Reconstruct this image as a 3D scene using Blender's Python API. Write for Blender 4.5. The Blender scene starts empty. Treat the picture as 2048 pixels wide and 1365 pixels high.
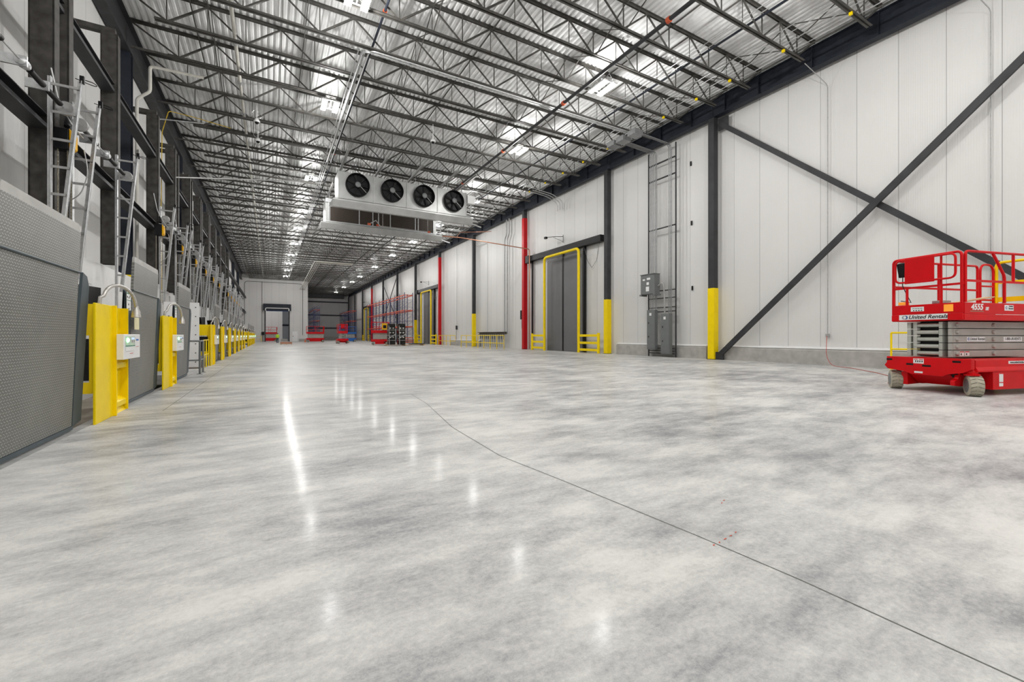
import bpy, math, random
from mathutils import Vector, Matrix
random.seed(7)
S = bpy.context.scene
COL = S.collection
PI = math.pi

# ---------------------------------------------------------------- camera
HY = 671.5
cam_d = bpy.data.cameras.new('camera')
cam_d.sensor_width = 36.0
cam_d.lens = 857.0 / 2048.0 * 36.0
cam_d.shift_y = -(682.5 - HY) / 2048.0
cam_d.clip_start = 0.05
cam_d.clip_end = 500
cam = bpy.data.objects.new('camera', cam_d)
COL.objects.link(cam)
cam.location = (0, 0, 1.25)
cam.rotation_euler = (PI / 2, 0, -math.atan(484.0 / 857.0))
S.camera = cam

# ---------------------------------------------------------------- world and exposure
w = bpy.data.worlds.new('world')
S.world = w
w.use_nodes = True
w.node_tree.nodes['Background'].inputs[0].default_value = (0.75, 0.78, 0.82, 1)
w.node_tree.nodes['Background'].inputs[1].default_value = 0.5
S.view_settings.view_transform = 'Standard'
S.view_settings.look = 'None'
S.view_settings.gamma = 1.0
S.view_settings.use_curve_mapping = False
S.view_settings.exposure = 0.0
S.cycles.max_bounces = 8
S.cycles.diffuse_bounces = 5
S.cycles.glossy_bounces = 3
S.cycles.transmission_bounces = 3
S.cycles.use_denoising = True
S.cycles.sample_clamp_indirect = 6.0
S.cycles.caustics_reflective = False
S.cycles.caustics_refractive = False
LAMP_WATT = 430.0

# ---------------------------------------------------------------- materials
def newmat(name):
    m = bpy.data.materials.new(name)
    m.use_nodes = True
    nt = m.node_tree
    return m, nt, nt.nodes, nt.links, nt.nodes['Principled BSDF']

def plain(name, c, rough=0.5, metal=0.0, var=0.12, scale=6.0, bump=0.0, spec=0.5):
    if max(c) < 0.1 or name.endswith('_red') or name.endswith('_yellow'): spec = 0.22
    m, nt, N, L, b = newmat(name)
    b.inputs['Roughness'].default_value = rough
    b.inputs['Metallic'].default_value = metal
    b.inputs['Specular IOR Level'].default_value = spec
    tc = N.new('ShaderNodeTexCoord')
    nz = N.new('ShaderNodeTexNoise')
    nz.inputs['Scale'].default_value = scale
    nz.inputs['Detail'].default_value = 3
    L.new(tc.outputs['Object'], nz.inputs['Vector'])
    cr = N.new('ShaderNodeValToRGB')
    cr.color_ramp.elements[0].position = 0.3
    cr.color_ramp.elements[1].position = 0.7
    cr.color_ramp.elements[0].color = tuple(x * (1 - var) for x in c) + (1,)
    cr.color_ramp.elements[1].color = tuple(min(1, x * (1 + var)) for x in c) + (1,)
    L.new(nz.outputs['Fac'], cr.inputs[0])
    L.new(cr.outputs[0], b.inputs['Base Color'])
    if bump:
        bp = N.new('ShaderNodeBump')
        bp.inputs['Strength'].default_value = bump
        bp.inputs['Distance'].default_value = 0.01
        L.new(nz.outputs['Fac'], bp.inputs['Height'])
        L.new(bp.outputs[0], b.inputs['Normal'])
    return m

def emit(name, c, s):
    m, nt, N, L, b = newmat(name)
    b.inputs['Base Color'].default_value = c + (1,)
    b.inputs['Emission Color'].default_value = c + (1,)
    b.inputs['Emission Strength'].default_value = s
    return m

def math_node(N, L, op, a, b=None, c=None):
    n = N.new('ShaderNodeMath')
    n.operation = op
    for i, v in enumerate((a, b, c)):
        if v is None:
            continue
        if isinstance(v, (int, float)):
            n.inputs[i].default_value = v
        else:
            L.new(v, n.inputs[i])
    return n.outputs[0]

def panel_wall(name, c, pitch, axis, phase=0.0, ribs=0.065):
    # insulated metal panels: dark seams at the joints, faint vertical micro ribs
    m, nt, N, L, b = newmat(name)
    b.inputs['Roughness'].default_value = 0.42
    b.inputs['Specular IOR Level'].default_value = 0.35
    g = N.new('ShaderNodeNewGeometry')
    sp = N.new('ShaderNodeSeparateXYZ')
    L.new(g.outputs['Position'], sp.inputs[0])
    t = math_node(N, L, 'DIVIDE', math_node(N, L, 'ADD', sp.outputs[axis], 100 * pitch - phase), pitch)
    fr = math_node(N, L, 'FRACT', t)
    seam = math_node(N, L, 'LESS_THAN', fr, 0.013 / pitch)
    ridge = math_node(N, L, 'SINE', math_node(N, L, 'MULTIPLY', sp.outputs[axis], 2 * PI / ribs))
    idn = N.new('ShaderNodeTexWhiteNoise')
    idn.noise_dimensions = '1D'
    L.new(math_node(N, L, 'FLOOR', t), idn.inputs['W'])
    nz = N.new('ShaderNodeTexNoise')
    nz.inputs['Scale'].default_value = 0.6
    nz.inputs['Detail'].default_value = 4
    L.new(g.outputs['Position'], nz.inputs['Vector'])
    val = math_node(N, L, 'ADD', math_node(N, L, 'MULTIPLY', idn.outputs['Value'], 0.05), math_node(N, L, 'MULTIPLY', nz.outputs['Fac'], 0.10))
    val = math_node(N, L, 'ADD', val, 0.90)
    mul = N.new('ShaderNodeVectorMath')
    mul.operation = 'SCALE'
    mul.inputs[0].default_value = c
    L.new(val, mul.inputs['Scale'])
    mx = N.new('ShaderNodeMix')
    mx.data_type = 'RGBA'
    L.new(seam, mx.inputs['Factor'])
    L.new(mul.outputs[0], mx.inputs['A'])
    mx.inputs['B'].default_value = (0.20, 0.20, 0.20, 1)
    L.new(mx.outputs['Result'], b.inputs['Base Color'])
    bp = N.new('ShaderNodeBump')
    bp.inputs['Strength'].default_value = 0.25
    bp.inputs['Distance'].default_value = 0.004
    L.new(ridge, bp.inputs['Height'])
    L.new(bp.outputs[0], b.inputs['Normal'])
    return m

def floor_material():
    m, nt, N, L, b = newmat('polished_concrete')
    g = N.new('ShaderNodeNewGeometry')
    def noise(scale, detail, sx=1, sy=1, rough=0.6, dist=0.0, rot=0.0):
        mp = N.new('ShaderNodeMapping')
        mp.inputs['Scale'].default_value = (sx, sy, 1)
        mp.inputs['Rotation'].default_value = (0, 0, rot)
        L.new(g.outputs['Position'], mp.inputs['Vector'])
        n = N.new('ShaderNodeTexNoise')
        n.inputs['Scale'].default_value = scale
        n.inputs['Detail'].default_value = detail
        n.inputs['Roughness'].default_value = rough
        n.inputs['Distortion'].default_value = dist
        L.new(mp.outputs[0], n.inputs['Vector'])
        return n.outputs['Fac']
    big = noise(0.30, 4, 1.0, 0.8, 0.5, 0.2, 0.5)
    mid = noise(0.95, 9, 0.8, 1.5, 0.70, 0.1, -0.45)
    med2 = noise(2.6, 8, 0.7, 1.8, 0.75, 0.0, -0.35)
    fine = noise(34, 4, 1, 1, 0.7)
    speck = noise(140, 2, 1, 1, 0.6)
    v = math_node(N, L, 'ADD', math_node(N, L, 'MULTIPLY', big, 0.22), math_node(N, L, 'MULTIPLY', mid, 0.40))
    v = math_node(N, L, 'ADD', v, math_node(N, L, 'MULTIPLY', med2, 0.22))
    v = math_node(N, L, 'ADD', v, math_node(N, L, 'MULTIPLY', fine, 0.13))
    v = math_node(N, L, 'ADD', v, math_node(N, L, 'MULTIPLY', speck, 0.06))
    cr = N.new('ShaderNodeValToRGB')
    e = cr.color_ramp.elements
    e[0].position = 0.375
    e[0].color = (0.17, 0.175, 0.19, 1)
    e[1].position = 0.65
    e[1].color = (0.74, 0.735, 0.72, 1)
    x = e.new(0.44); x.color = (0.29, 0.295, 0.305, 1)
    x = e.new(0.50); x.color = (0.46, 0.462, 0.464, 1)
    x = e.new(0.56); x.color = (0.61, 0.61, 0.60, 1)
    L.new(v, cr.inputs[0])
    # warm dusty tint in slow patches
    tint = noise(0.5, 3, 1, 1)
    mx = N.new('ShaderNodeMix')
    mx.data_type = 'RGBA'
    mx.blend_type = 'MULTIPLY'
    L.new(math_node(N, L, 'MULTIPLY', tint, 0.7), mx.inputs['Factor'])
    L.new(cr.outputs[0], mx.inputs['A'])
    mx.inputs['B'].default_value = (1.0, 0.975, 0.93, 1)
    L.new(mx.outputs['Result'], b.inputs['Base Color'])
    rr = N.new('ShaderNodeMapRange')
    L.new(mid, rr.inputs['Value'])
    rr.inputs['From Min'].default_value = 0.3
    rr.inputs['From Max'].default_value = 0.7
    rr.inputs['To Min'].default_value = 0.38
    rr.inputs['To Max'].default_value = 0.55
    L.new(rr.outputs[0], b.inputs['Roughness'])
    b.inputs['Coat Weight'].default_value = 0.09
    b.inputs['Coat Roughness'].default_value = 0.13
    b.inputs['Specular IOR Level'].default_value = 0.12
    bp = N.new('ShaderNodeBump')
    bp.inputs['Strength'].default_value = 0.05
    bp.inputs['Distance'].default_value = 0.01
    L.new(mid, bp.inputs['Height'])
    L.new(bp.outputs[0], b.inputs['Normal'])
    return m

def tread_material():
    m, nt, N, L, b = newmat('tread_plate')
    tc = N.new('ShaderNodeTexCoord')
    sp = N.new('ShaderNodeSeparateXYZ')
    L.new(tc.outputs['Object'], sp.inputs[0])
    # raised lugs: alternating rows of short slanted dashes
    u = math_node(N, L, 'DIVIDE', sp.outputs[1], 0.052)
    v = math_node(N, L, 'DIVIDE', sp.outputs[2], 0.030)
    row = math_node(N, L, 'FLOOR', v)
    par = math_node(N, L, 'MODULO', math_node(N, L, 'ADD', row, 1000), 2)
    fu = math_node(N, L, 'SUBTRACT', math_node(N, L, 'FRACT', math_node(N, L, 'ADD', u, math_node(N, L, 'MULTIPLY', par, 0.5))), 0.5)
    fv = math_node(N, L, 'SUBTRACT', math_node(N, L, 'FRACT', v), 0.5)
    sgn = math_node(N, L, 'SUBTRACT', math_node(N, L, 'MULTIPLY', par, 2), 1)
    sl = math_node(N, L, 'ADD', fv, math_node(N, L, 'MULTIPLY', math_node(N, L, 'MULTIPLY', fu, sgn), 0.6))
    d = math_node(N, L, 'ADD', math_node(N, L, 'POWER', math_node(N, L, 'MULTIPLY', fu, 2.6), 2),
                  math_node(N, L, 'POWER', math_node(N, L, 'MULTIPLY', sl, 4.6), 2))
    h = N.new('ShaderNodeMapRange')
    L.new(d, h.inputs['Value'])
    h.inputs['From Min'].default_value = 0.5
    h.inputs['From Max'].default_value = 1.2
    h.inputs['To Min'].default_value = 1
    h.inputs['To Max'].default_value = 0
    nz = N.new('ShaderNodeTexNoise')
    nz.inputs['Scale'].default_value = 2.5
    nz.inputs['Detail'].default_value = 5
    L.new(tc.outputs['Object'], nz.inputs['Vector'])
    cr = N.new('ShaderNodeValToRGB')
    cr.color_ramp.elements[0].color = (0.11, 0.115, 0.105, 1)
    cr.color_ramp.elements[1].color = (0.20, 0.20, 0.185, 1)
    L.new(nz.outputs['Fac'], cr.inputs[0])
    mx = N.new('ShaderNodeMix')
    mx.data_type = 'RGBA'
    L.new(math_node(N, L, 'MULTIPLY', h.outputs[0], 0.6), mx.inputs['Factor'])
    L.new(cr.outputs[0], mx.inputs['A'])
    mx.inputs['B'].default_value = (0.46, 0.46, 0.43, 1)
    L.new(mx.outputs['Result'], b.inputs['Base Color'])
    b.inputs['Roughness'].default_value = 0.42
    b.inputs['Metallic'].default_value = 0.25
    bp = N.new('ShaderNodeBump')
    bp.inputs['Strength'].default_value = 0.7
    bp.inputs['Distance'].default_value = 0.004
    L.new(h.outputs[0], bp.inputs['Height'])
    L.new(bp.outputs[0], b.inputs['Normal'])
    return m

MT = {}
MT['floor'] = floor_material()
MT['wallR'] = panel_wall('white_panel_wall', (0.70, 0.695, 0.685), 1.312, 1, 4.26)
MT['wallX'] = panel_wall('white_panel_end_wall', (0.70, 0.695, 0.685), 1.312, 0, 0.3)
MT['wallfar'] = panel_wall('grey_panel_end_wall', (0.50, 0.50, 0.50), 2.4, 0, 0.9)
MT['door_white'] = plain('white_door_panel', (0.78, 0.78, 0.77), 0.4, 0, 0.04, 2)
MT['deck'] = plain('galvanised_roof_deck', (0.84, 0.845, 0.85), 0.65, 0.0, 0.10, 1.2, spec=0.2)
MT['joist'] = plain('joist_paint', (0.085, 0.082, 0.075), 0.5, 0.0, 0.25, 3)
MT['steel'] = plain('dark_steel_paint', (0.040, 0.041, 0.044), 0.5, 0.0, 0.2, 2)
MT['navy'] = plain('blue_black_steel', (0.020, 0.024, 0.034), 0.5, 0.0, 0.2, 2)
MT['mill'] = plain('mill_scale_steel', (0.060, 0.056, 0.052), 0.6, 0.1, 0.35, 5)
MT['galv'] = plain('galvanised_steel', (0.55, 0.56, 0.57), 0.35, 0.6, 0.15, 12)
MT['galvdull'] = plain('dull_galvanised', (0.40, 0.40, 0.40), 0.42, 0.35, 0.15, 8)
MT['conduit'] = plain('conduit_grey', (0.27, 0.275, 0.28), 0.35, 0.4, 0.15, 8)
MT['casing'] = plain('unit_casing', (0.40, 0.405, 0.40), 0.38, 0.45, 0.12, 1.5)
MT['yellow'] = plain('safety_yellow', (0.90, 0.66, 0.002), 0.38, 0.0, 0.05, 3)
MT['hoist_yellow'] = plain('hoist_yellow', (0.80, 0.42, 0.01), 0.4, 0.0, 0.05, 3)
MT['red'] = plain('signal_red', (0.60, 0.002, 0.006), 0.38, 0.0, 0.06, 3)
MT['redcol'] = plain('fire_red', (0.50, 0.006, 0.012), 0.4, 0.0, 0.06, 2)
MT['blue'] = plain('lift_blue', (0.01, 0.13, 0.45), 0.38, 0.0, 0.06, 3)
MT['rackblue'] = plain('rack_blue', (0.035, 0.05, 0.14), 0.45, 0.0, 0.1, 3)
MT['orange'] = plain('rack_orange', (0.62, 0.085, 0.03), 0.45, 0.0, 0.08, 3)
MT['tread'] = tread_material()
MT['lip'] = plain('lip_steel', (0.40, 0.395, 0.38), 0.45, 0.3, 0.12, 4)
MT['slate'] = plain('slate_paint', (0.062, 0.083, 0.094), 0.42, 0.0, 0.1, 4)
MT['curtain'] = plain('grey_door_curtain', (0.135, 0.137, 0.145), 0.5, 0.0, 0.06, 1)
MT['curtain2'] = plain('grey_door_hood', (0.20, 0.20, 0.20), 0.35, 0.2, 0.08, 1)
MT['black'] = plain('black_plastic', (0.007, 0.007, 0.008), 0.4, 0.0, 0.2, 5)
MT['rubber'] = plain('black_rubber', (0.018, 0.018, 0.018), 0.7, 0.0, 0.2, 5)
MT['tyre'] = plain('pale_tyre', (0.40, 0.37, 0.29), 0.75, 0.0, 0.15, 9)
MT['armgrey'] = plain('scissor_grey', (0.42, 0.43, 0.39), 0.45, 0.1, 0.08, 3)
MT['armtan'] = plain('scissor_tan', (0.40, 0.385, 0.355), 0.45, 0.15, 0.08, 3)
MT['white'] = plain('white_plastic', (0.80, 0.80, 0.80), 0.45, 0.0, 0.03, 3)
MT['offwhite'] = plain('off_white', (0.62, 0.61, 0.58), 0.5, 0.0, 0.05, 3)
MT['elec'] = plain('electrical_grey', (0.155, 0.165, 0.165), 0.42, 0.0, 0.06, 3)
MT['conc'] = plain('curb_concrete', (0.40, 0.39, 0.37), 0.8, 0.0, 0.14, 3, 0.3)
MT['pit'] = plain('pit_concrete', (0.30, 0.26, 0.21), 0.85, 0.0, 0.2, 2, 0.3)
MT['copper'] = plain('copper_pipe', (0.42, 0.20, 0.13), 0.35, 0.6, 0.15, 5)
MT['brown'] = plain('manifold_brown', (0.10, 0.085, 0.065), 0.5, 0.2, 0.2, 6)
MT['orangefit'] = plain('orange_fitting', (0.55, 0.09, 0.03), 0.45, 0.0, 0.1, 6)
MT['coil'] = plain('coil_fins', (0.045, 0.036, 0.030), 0.55, 0.3, 0.2, 30)
MT['wood'] = plain('pine_wood', (0.60, 0.42, 0.24), 0.6, 0.0, 0.12, 4)
MT['amber'] = emit('amber_lens', (0.95, 0.35, 0.03), 0.25)
MT['lamp'] = emit('led_lens', (1.0, 0.99, 0.96), 16.0)
MT['green'] = emit('green_lamp', (0.25, 1.0, 0.35), 14.0)
MT['screen'] = emit('lcd_screen', (0.45, 0.62, 0.9), 0.6)
MT['dockgreen'] = plain('label_green', (0.03, 0.20, 0.12), 0.5)
MT['palegreen'] = plain('label_pale_green', (0.50, 0.62, 0.50), 0.5)
MT['signblue'] = plain('label_blue', (0.03, 0.16, 0.50), 0.5)
MT['logoblue'] = plain('logo_blue', (0.02, 0.08, 0.25), 0.5)
MT['logogrey'] = plain('logo_grey', (0.30, 0.33, 0.36), 0.5)
MT['ink'] = plain('black_ink', (0.01, 0.01, 0.012), 0.5)
MT['signred'] = plain('label_red', (0.6, 0.03, 0.03), 0.5)
MT['paper'] = plain('cream_paper', (0.72, 0.66, 0.42), 0.6)
MT['hivis'] = plain('hi_vis_lime', (0.55, 0.85, 0.03), 0.6)
MT['skin'] = plain('skin', (0.45, 0.27, 0.19), 0.5)
MT['denim'] = plain('dark_denim', (0.035, 0.05, 0.085), 0.7)
MT['hair'] = plain('dark_hair', (0.02, 0.015, 0.012), 0.7)
MT['cord'] = plain('red_cord', (0.45, 0.05, 0.03), 0.5)
MT['hose'] = plain('yellow_hose', (0.55, 0.38, 0.02), 0.5)
MT['insul'] = plain('pipe_insulation', (0.62, 0.61, 0.56), 0.6, 0, 0.1, 3)
MT['wrap'] = plain('black_shrink_wrap', (0.02, 0.021, 0.022), 0.18, 0.0, 0.5, 2, 0.6)
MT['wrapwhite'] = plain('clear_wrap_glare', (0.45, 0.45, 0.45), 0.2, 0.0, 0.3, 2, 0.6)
MT['gooseneck'] = plain('gooseneck_steel', (0.52, 0.50, 0.47), 0.32, 0.6, 0.12, 30)
MT['chain'] = plain('chain_steel', (0.30, 0.27, 0.20), 0.4, 0.7, 0.2, 30)
MT['cone'] = plain('cone_orange', (0.85, 0.16, 0.02), 0.5)
MT['jointm'] = plain('joint_filler', (0.13, 0.135, 0.12), 0.7, 0, 0.3, 20)
MT['paintred'] = plain('marking_paint_red', (0.55, 0.09, 0.05), 0.7)

# ---------------------------------------------------------------- mesh building
class MB:
    def __init__(self, o=(0, 0, 0)):
        self.v = []; self.f = []; self.o = Vector(o)
    def add(self, vs, fs):
        n = len(self.v)
        self.v += [Vector(p) - self.o for p in vs]
        self.f += [tuple(i + n for i in f) for f in fs]
        return self
    def box(self, x0, x1, y0, y1, z0, z1):
        if x0 > x1: x0, x1 = x1, x0
        if y0 > y1: y0, y1 = y1, y0
        if z0 > z1: z0, z1 = z1, z0
        vs = [(x, y, z) for x in (x0, x1) for y in (y0, y1) for z in (z0, z1)]
        return self.add(vs, [(0, 1, 3, 2), (4, 6, 7, 5), (0, 4, 5, 1), (2, 3, 7, 6), (0, 2, 6, 4), (1, 5, 7, 3)])
    def beam(self, p, q, w, h, up=(0, 0, 1)):
        p = Vector(p); q = Vector(q); d = (q - p).normalized(); up = Vector(up)
        if abs(d.dot(up)) > 0.99: up = Vector((1, 0, 0))
        s = d.cross(up).normalized(); u = s.cross(d).normalized()
        vs = [a + s * (i * w / 2) + u * (j * h / 2) for a in (p, q) for i in (-1, 1) for j in (-1, 1)]
        return self.add(vs, [(0, 1, 3, 2), (4, 6, 7, 5), (0, 4, 5, 1), (2, 3, 7, 6), (0, 2, 6, 4), (1, 5, 7, 3)])
    def prism(self, poly, axis, a, b):
        # poly: 2-D points in the plane normal to axis ('x': (y,z), 'y': (x,z), 'z': (x,y))
        def P(t, u, v):
            return {'x': (t, u, v), 'y': (u, t, v), 'z': (u, v, t)}[axis]
        n = len(poly)
        vs = [P(a, *p) for p in poly] + [P(b, *p) for p in poly]
        fs = [tuple(range(n - 1, -1, -1)), tuple(range(n, 2 * n))]
        fs += [(i, (i + 1) % n, n + (i + 1) % n, n + i) for i in range(n)]
        return self.add(vs, fs)
    def tube(self, pts, r, n=8, closed=False, caps=True):
        pts = [Vector(p) for p in pts]
        m = len(pts)
        rs = r if isinstance(r, (list, tuple)) else [r] * m
        rings = []
        prev = None
        for i, p in enumerate(pts):
            if closed: d = pts[(i + 1) % m] - pts[i - 1]
            elif i == 0: d = pts[1] - p
            elif i == m - 1: d = p - pts[i - 1]
            else:
                d = (pts[i + 1] - p).normalized() + (p - pts[i - 1]).normalized()
            d = d.normalized()
            if prev is None:
                a = Vector((0, 0, 1)) if abs(d.z) < 0.9 else Vector((1, 0, 0))
                s = d.cross(a).normalized()
            else:
                s = (prev - d * prev.dot(d))
                s = s.normalized() if s.length > 1e-6 else d.orthogonal().normalized()
            prev = s
            t = d.cross(s).normalized()
            rings.append([p + s * (rs[i] * math.cos(2 * PI * k / n)) + t * (rs[i] * math.sin(2 * PI * k / n)) for k in range(n)])
        vs = [v for g in rings for v in g]
        fs = []
        for i in range(m if closed else m - 1):
            a = i * n; b = ((i + 1) % m) * n
            fs += [(a + k, a + (k + 1) % n, b + (k + 1) % n, b + k) for k in range(n)]
        if caps and not closed:
            fs += [tuple(range(n - 1, -1, -1)), tuple((m - 1) * n + k for k in range(n))]
        return self.add(vs, fs)
    def cyl(self, p, q, r, n=16, r2=None):
        return self.tube([p, q], [r, r if r2 is None else r2], n)
    def lathe(self, c, axis, prof, n=24):
        # prof: (distance along axis, radius)
        ax = {'x': Vector((1, 0, 0)), 'y': Vector((0, 1, 0)), 'z': Vector((0, 0, 1))}[axis] if isinstance(axis, str) else Vector(axis).normalized()
        s = ax.orthogonal().normalized(); t = ax.cross(s)
        c = Vector(c)
        vs = []
        for d, r in prof:
            vs += [c + ax * d + s * (r * math.cos(2 * PI * k / n)) + t * (r * math.sin(2 * PI * k / n)) for k in range(n)]
        fs = []
        for i in range(len(prof) - 1):
            fs += [(i * n + k, i * n + (k + 1) % n, (i + 1) * n + (k + 1) % n, (i + 1) * n + k) for k in range(n)]
        fs += [tuple(range(n - 1, -1, -1)), tuple((len(prof) - 1) * n + k for k in range(n))]
        return self.add(vs, fs)
    def build(self, name, mat, parent=None, smooth=False, bevel=0.0, loc=None):
        me = bpy.data.meshes.new(name)
        me.from_pydata([tuple(v) for v in self.v], [], self.f)
        me.update()
        import bmesh
        bm = bmesh.new(); bm.from_mesh(me)
        bmesh.ops.recalc_face_normals(bm, faces=bm.faces)
        bm.to_mesh(me); bm.free()
        me.materials.append(MT[mat] if isinstance(mat, str) else mat)
        if smooth:
            for p in me.polygons: p.use_smooth = True
            me.set_sharp_from_angle(angle=math.radians(40))
        o = bpy.data.objects.new(name, me)
        COL.objects.link(o)
        if parent is not None: o.parent = parent
        if loc is not None: o.location = loc
        if bevel:
            b = o.modifiers.new('bevel', 'BEVEL')
            b.width = bevel; b.segments = 2; b.limit_method = 'ANGLE'
        return o

def tag(o, label=None, cat=None, group=None, kind=None):
    if label: o['label'] = label
    if cat: o['category'] = cat
    if group: o['group'] = group
    if kind: o['kind'] = kind
    return o

def thing(name, label, cat, loc=(0, 0, 0), rz=0.0, group=None):
    o = bpy.data.objects.new(name, None)
    o.empty_display_size = 0.2
    COL.objects.link(o)
    o.location = loc
    o.rotation_euler = (0, 0, rz)
    return tag(o, label, cat, group)

def copy_tree(o, loc=None, label=None, parent=None):
    c = o.copy()
    COL.objects.link(c)
    c.parent = parent
    if loc is not None: c.location = loc
    if label: c['label'] = label
    for ch in list(o.children):
        copy_tree(ch, None, None, c)
    return c

ONES = ['', 'first', 'second', 'third', 'fourth', 'fifth', 'sixth', 'seventh', 'eighth', 'ninth', 'tenth', 'eleventh', 'twelfth',
        'thirteenth', 'fourteenth', 'fifteenth', 'sixteenth', 'seventeenth', 'eighteenth', 'nineteenth']
TENS = {2: ('twentieth', 'twenty'), 3: ('thirtieth', 'thirty'), 4: ('fortieth', 'forty'), 5: ('fiftieth', 'fifty'), 6: ('sixtieth', 'sixty'), 7: ('seventieth', 'seventy')}
def ordw(n):
    if n < 20: return ONES[n]
    t, u = divmod(n, 10)
    return TENS[t][0] if u == 0 else TENS[t][1] + '-' + ONES[u]

def arc(c, r, a0, a1, n, plane='xz'):
    out = []
    for i in range(n + 1):
        a = math.radians(a0 + (a1 - a0) * i / n)
        u, v = r * math.cos(a), r * math.sin(a)
        if plane == 'xz': out.append((c[0] + u, c[1], c[2] + v))
        elif plane == 'yz': out.append((c[0], c[1] + u, c[2] + v))
        else: out.append((c[0] + u, c[1] + v, c[2]))
    return out

def rounded(pts, r, n=5, closed=False):
    # round the corners of a polyline
    pts = [Vector(p) for p in pts]
    m = len(pts)
    out = []
    for i, p in enumerate(pts):
        if not closed and i in (0, m - 1):
            out.append(p); continue
        a = pts[i - 1]; b = pts[(i + 1) % m]
        da = (a - p); db = (b - p)
        rr = min(r, da.length * 0.49, db.length * 0.49)
        p0 = p + da.normalized() * rr; p1 = p + db.normalized() * rr
        for k in range(n + 1):
            t = k / n
            out.append(p0 * (1 - t) ** 2 + p * 2 * t * (1 - t) + p1 * t * t)
    return out

def lettering(name, text, size, mat, parent, loc, rot, extrude=0.001, shear=0.0, bold=0.0, sx=1.0):
    cu = bpy.data.curves.new(name, 'FONT')
    cu.body = text; cu.size = size; cu.extrude = extrude; cu.shear = shear; cu.offset = bold
    cu.align_x = 'CENTER'; cu.align_y = 'CENTER'
    tmp = bpy.data.objects.new('tmp', cu)
    COL.objects.link(tmp)
    dg = bpy.context.evaluated_depsgraph_get()
    me = bpy.data.meshes.new_from_object(tmp.evaluated_get(dg))
    bpy.data.objects.remove(tmp)
    me.materials.clear(); me.materials.append(MT[mat])
    for p in me.polygons: p.material_index = 0
    o = bpy.data.objects.new(name, me)
    COL.objects.link(o)
    o.parent = parent; o.location = loc; o.rotation_euler = rot; o.scale = (sx, 1, 1)
    return o

# ---------------------------------------------------------------- the setting
XW, XE, XL = -5.15, 20.6, -2.28      # dock side wall, cold store wall, dock edge of the floor
YB, YE, YP, XP = -10.0, 134.0, 100.5, 7.0
ZD = 13.80                           # underside of the roof deck

fl = MB()
fl.box(XL, XE, YB, YE, -0.3, 0.0)
for a, b in ((17.15, 19.9), (50.2, 52.9), (79.8, YP)):
    fl.box(XW, XL, a, b, -0.3, 0.0)
tag(fl.build('floor', 'floor'), kind='structure')
tag(MB().box(XW, XL, YB, 80.0, -0.62, -0.5).build('floor_pit', 'pit'), kind='structure')
tag(MB().box(XL - 0.02, XL + 0.10, YB, 17.15, -0.004, 0.006).box(XL - 0.02, XL + 0.10, 19.9, 50.2, -0.004, 0.006).build('trim_1', 'galvdull'), kind='structure')

# saw-cut joint in the slab
jp = [(2.62, 9.0), (2.50, 7.6), (2.16, 5.48), (2.08, 3.94), (2.20, 2.94), (2.32, 1.75), (2.36, 1.18), (2.37, 0.2)]
jm = MB()
for (a, b), (c, d) in zip(jp, jp[1:]):
    jm.add([(a - .004, b, .0015), (a + .004, b, .0015), (c + .004, d, .0015), (c - .004, d, .0015)], [(0, 1, 2, 3)])
tag(jm.build('floor_joint', 'jointm'), kind='structure')
jm = MB()
for y in (16.9, 30.0, 44.5, 61.0):
    jm.add([(XL, y, .0015), (XE, y, .0015), (XE, y + .012, .0015), (XL, y + .012, .0015)], [(0, 1, 2, 3)])
for x in (-1.55, 9.0):
    jm.add([(x, 9, .0015), (x + .01, 9, .0015), (x + .01, YE, .0015), (x, YE, .0015)], [(0, 1, 2, 3)])
tag(jm.build('floor_joint', 'jointm'), kind='structure')
for (x, y, l, an) in ((2.30, 1.63, .016, .3), (2.36, 1.635, .012, .5), (2.43, 1.645, .020, .2), (2.50, 1.655, .018, .1), (2.57, 1.668, .014, .3), (2.93, 2.01, .014, .4), (2.99, 2.035, .018, .2)):
    c, s = math.cos(an) * l, math.sin(an) * l
    pm = MB().add([(x - c, y - s, .003), (x - c * .2, y + .004, .003), (x + c, y + s, .003), (x + c * .3, y - .004, .003)], [(0, 1, 2, 3)])
    tag(pm.build('paint_mark', 'paintred'), 'short red paint dash on the concrete beside the saw-cut joint', 'paint mark', 'red paint dashes on the floor')

# roof deck, corrugated along the hall
dk = MB()
prof = []
x = XW - 0.2
while x < XE + 0.3:
    prof += [(x, ZD + .075), (x + .045, ZD), (x + .135, ZD), (x + .18, ZD + .075)]
    x += 0.23
n = len(prof)
dk.add([(a, YB, b) for a, b in prof] + [(a, YE + .2, b) for a, b in prof], [(i, i + 1, n + i + 1, n + i) for i in range(n - 1)])
dk.box(XW - .3, XE + .4, YB, YE + .3, ZD + .1, ZD + .25)
tag(dk.build('ceiling', 'deck'), kind='structure')

# walls
tag(MB().box(XE, XE + .3, YB, YE + .3, -.3, ZD + .1).build('wall_right', 'wallR'), kind='structure')
tag(MB().box(XW - .3, XW, YB, YP + .3, -.62, ZD + .1).build('wall_left', 'wallR'), kind='structure')
tag(MB().box(XW - .3, XE + .3, YB - .3, YB, -.62, ZD + .1).build('wall_rear', 'wallX'), kind='structure')
DX0, DX1, DZ = -0.86, 3.50, 6.42     # tall opening in the partition at the far end
tag(MB().box(XW, DX0, YP, YP + .25, 0, ZD).box(DX1, XP, YP, YP + .25, 0, ZD).box(DX0, DX1, YP, YP + .25, DZ, ZD).build('wall_partition', 'wallX'), kind='structure')
tag(MB().box(XP - .25, XP, YP + .25, YE, 0, ZD).build('wall_partition_return', 'wallR'), kind='structure')
tag(MB().box(XW - .3, XE + .3, YE, YE + .3, -.3, ZD).build('wall_far', 'wallfar'), kind='structure')
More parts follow.
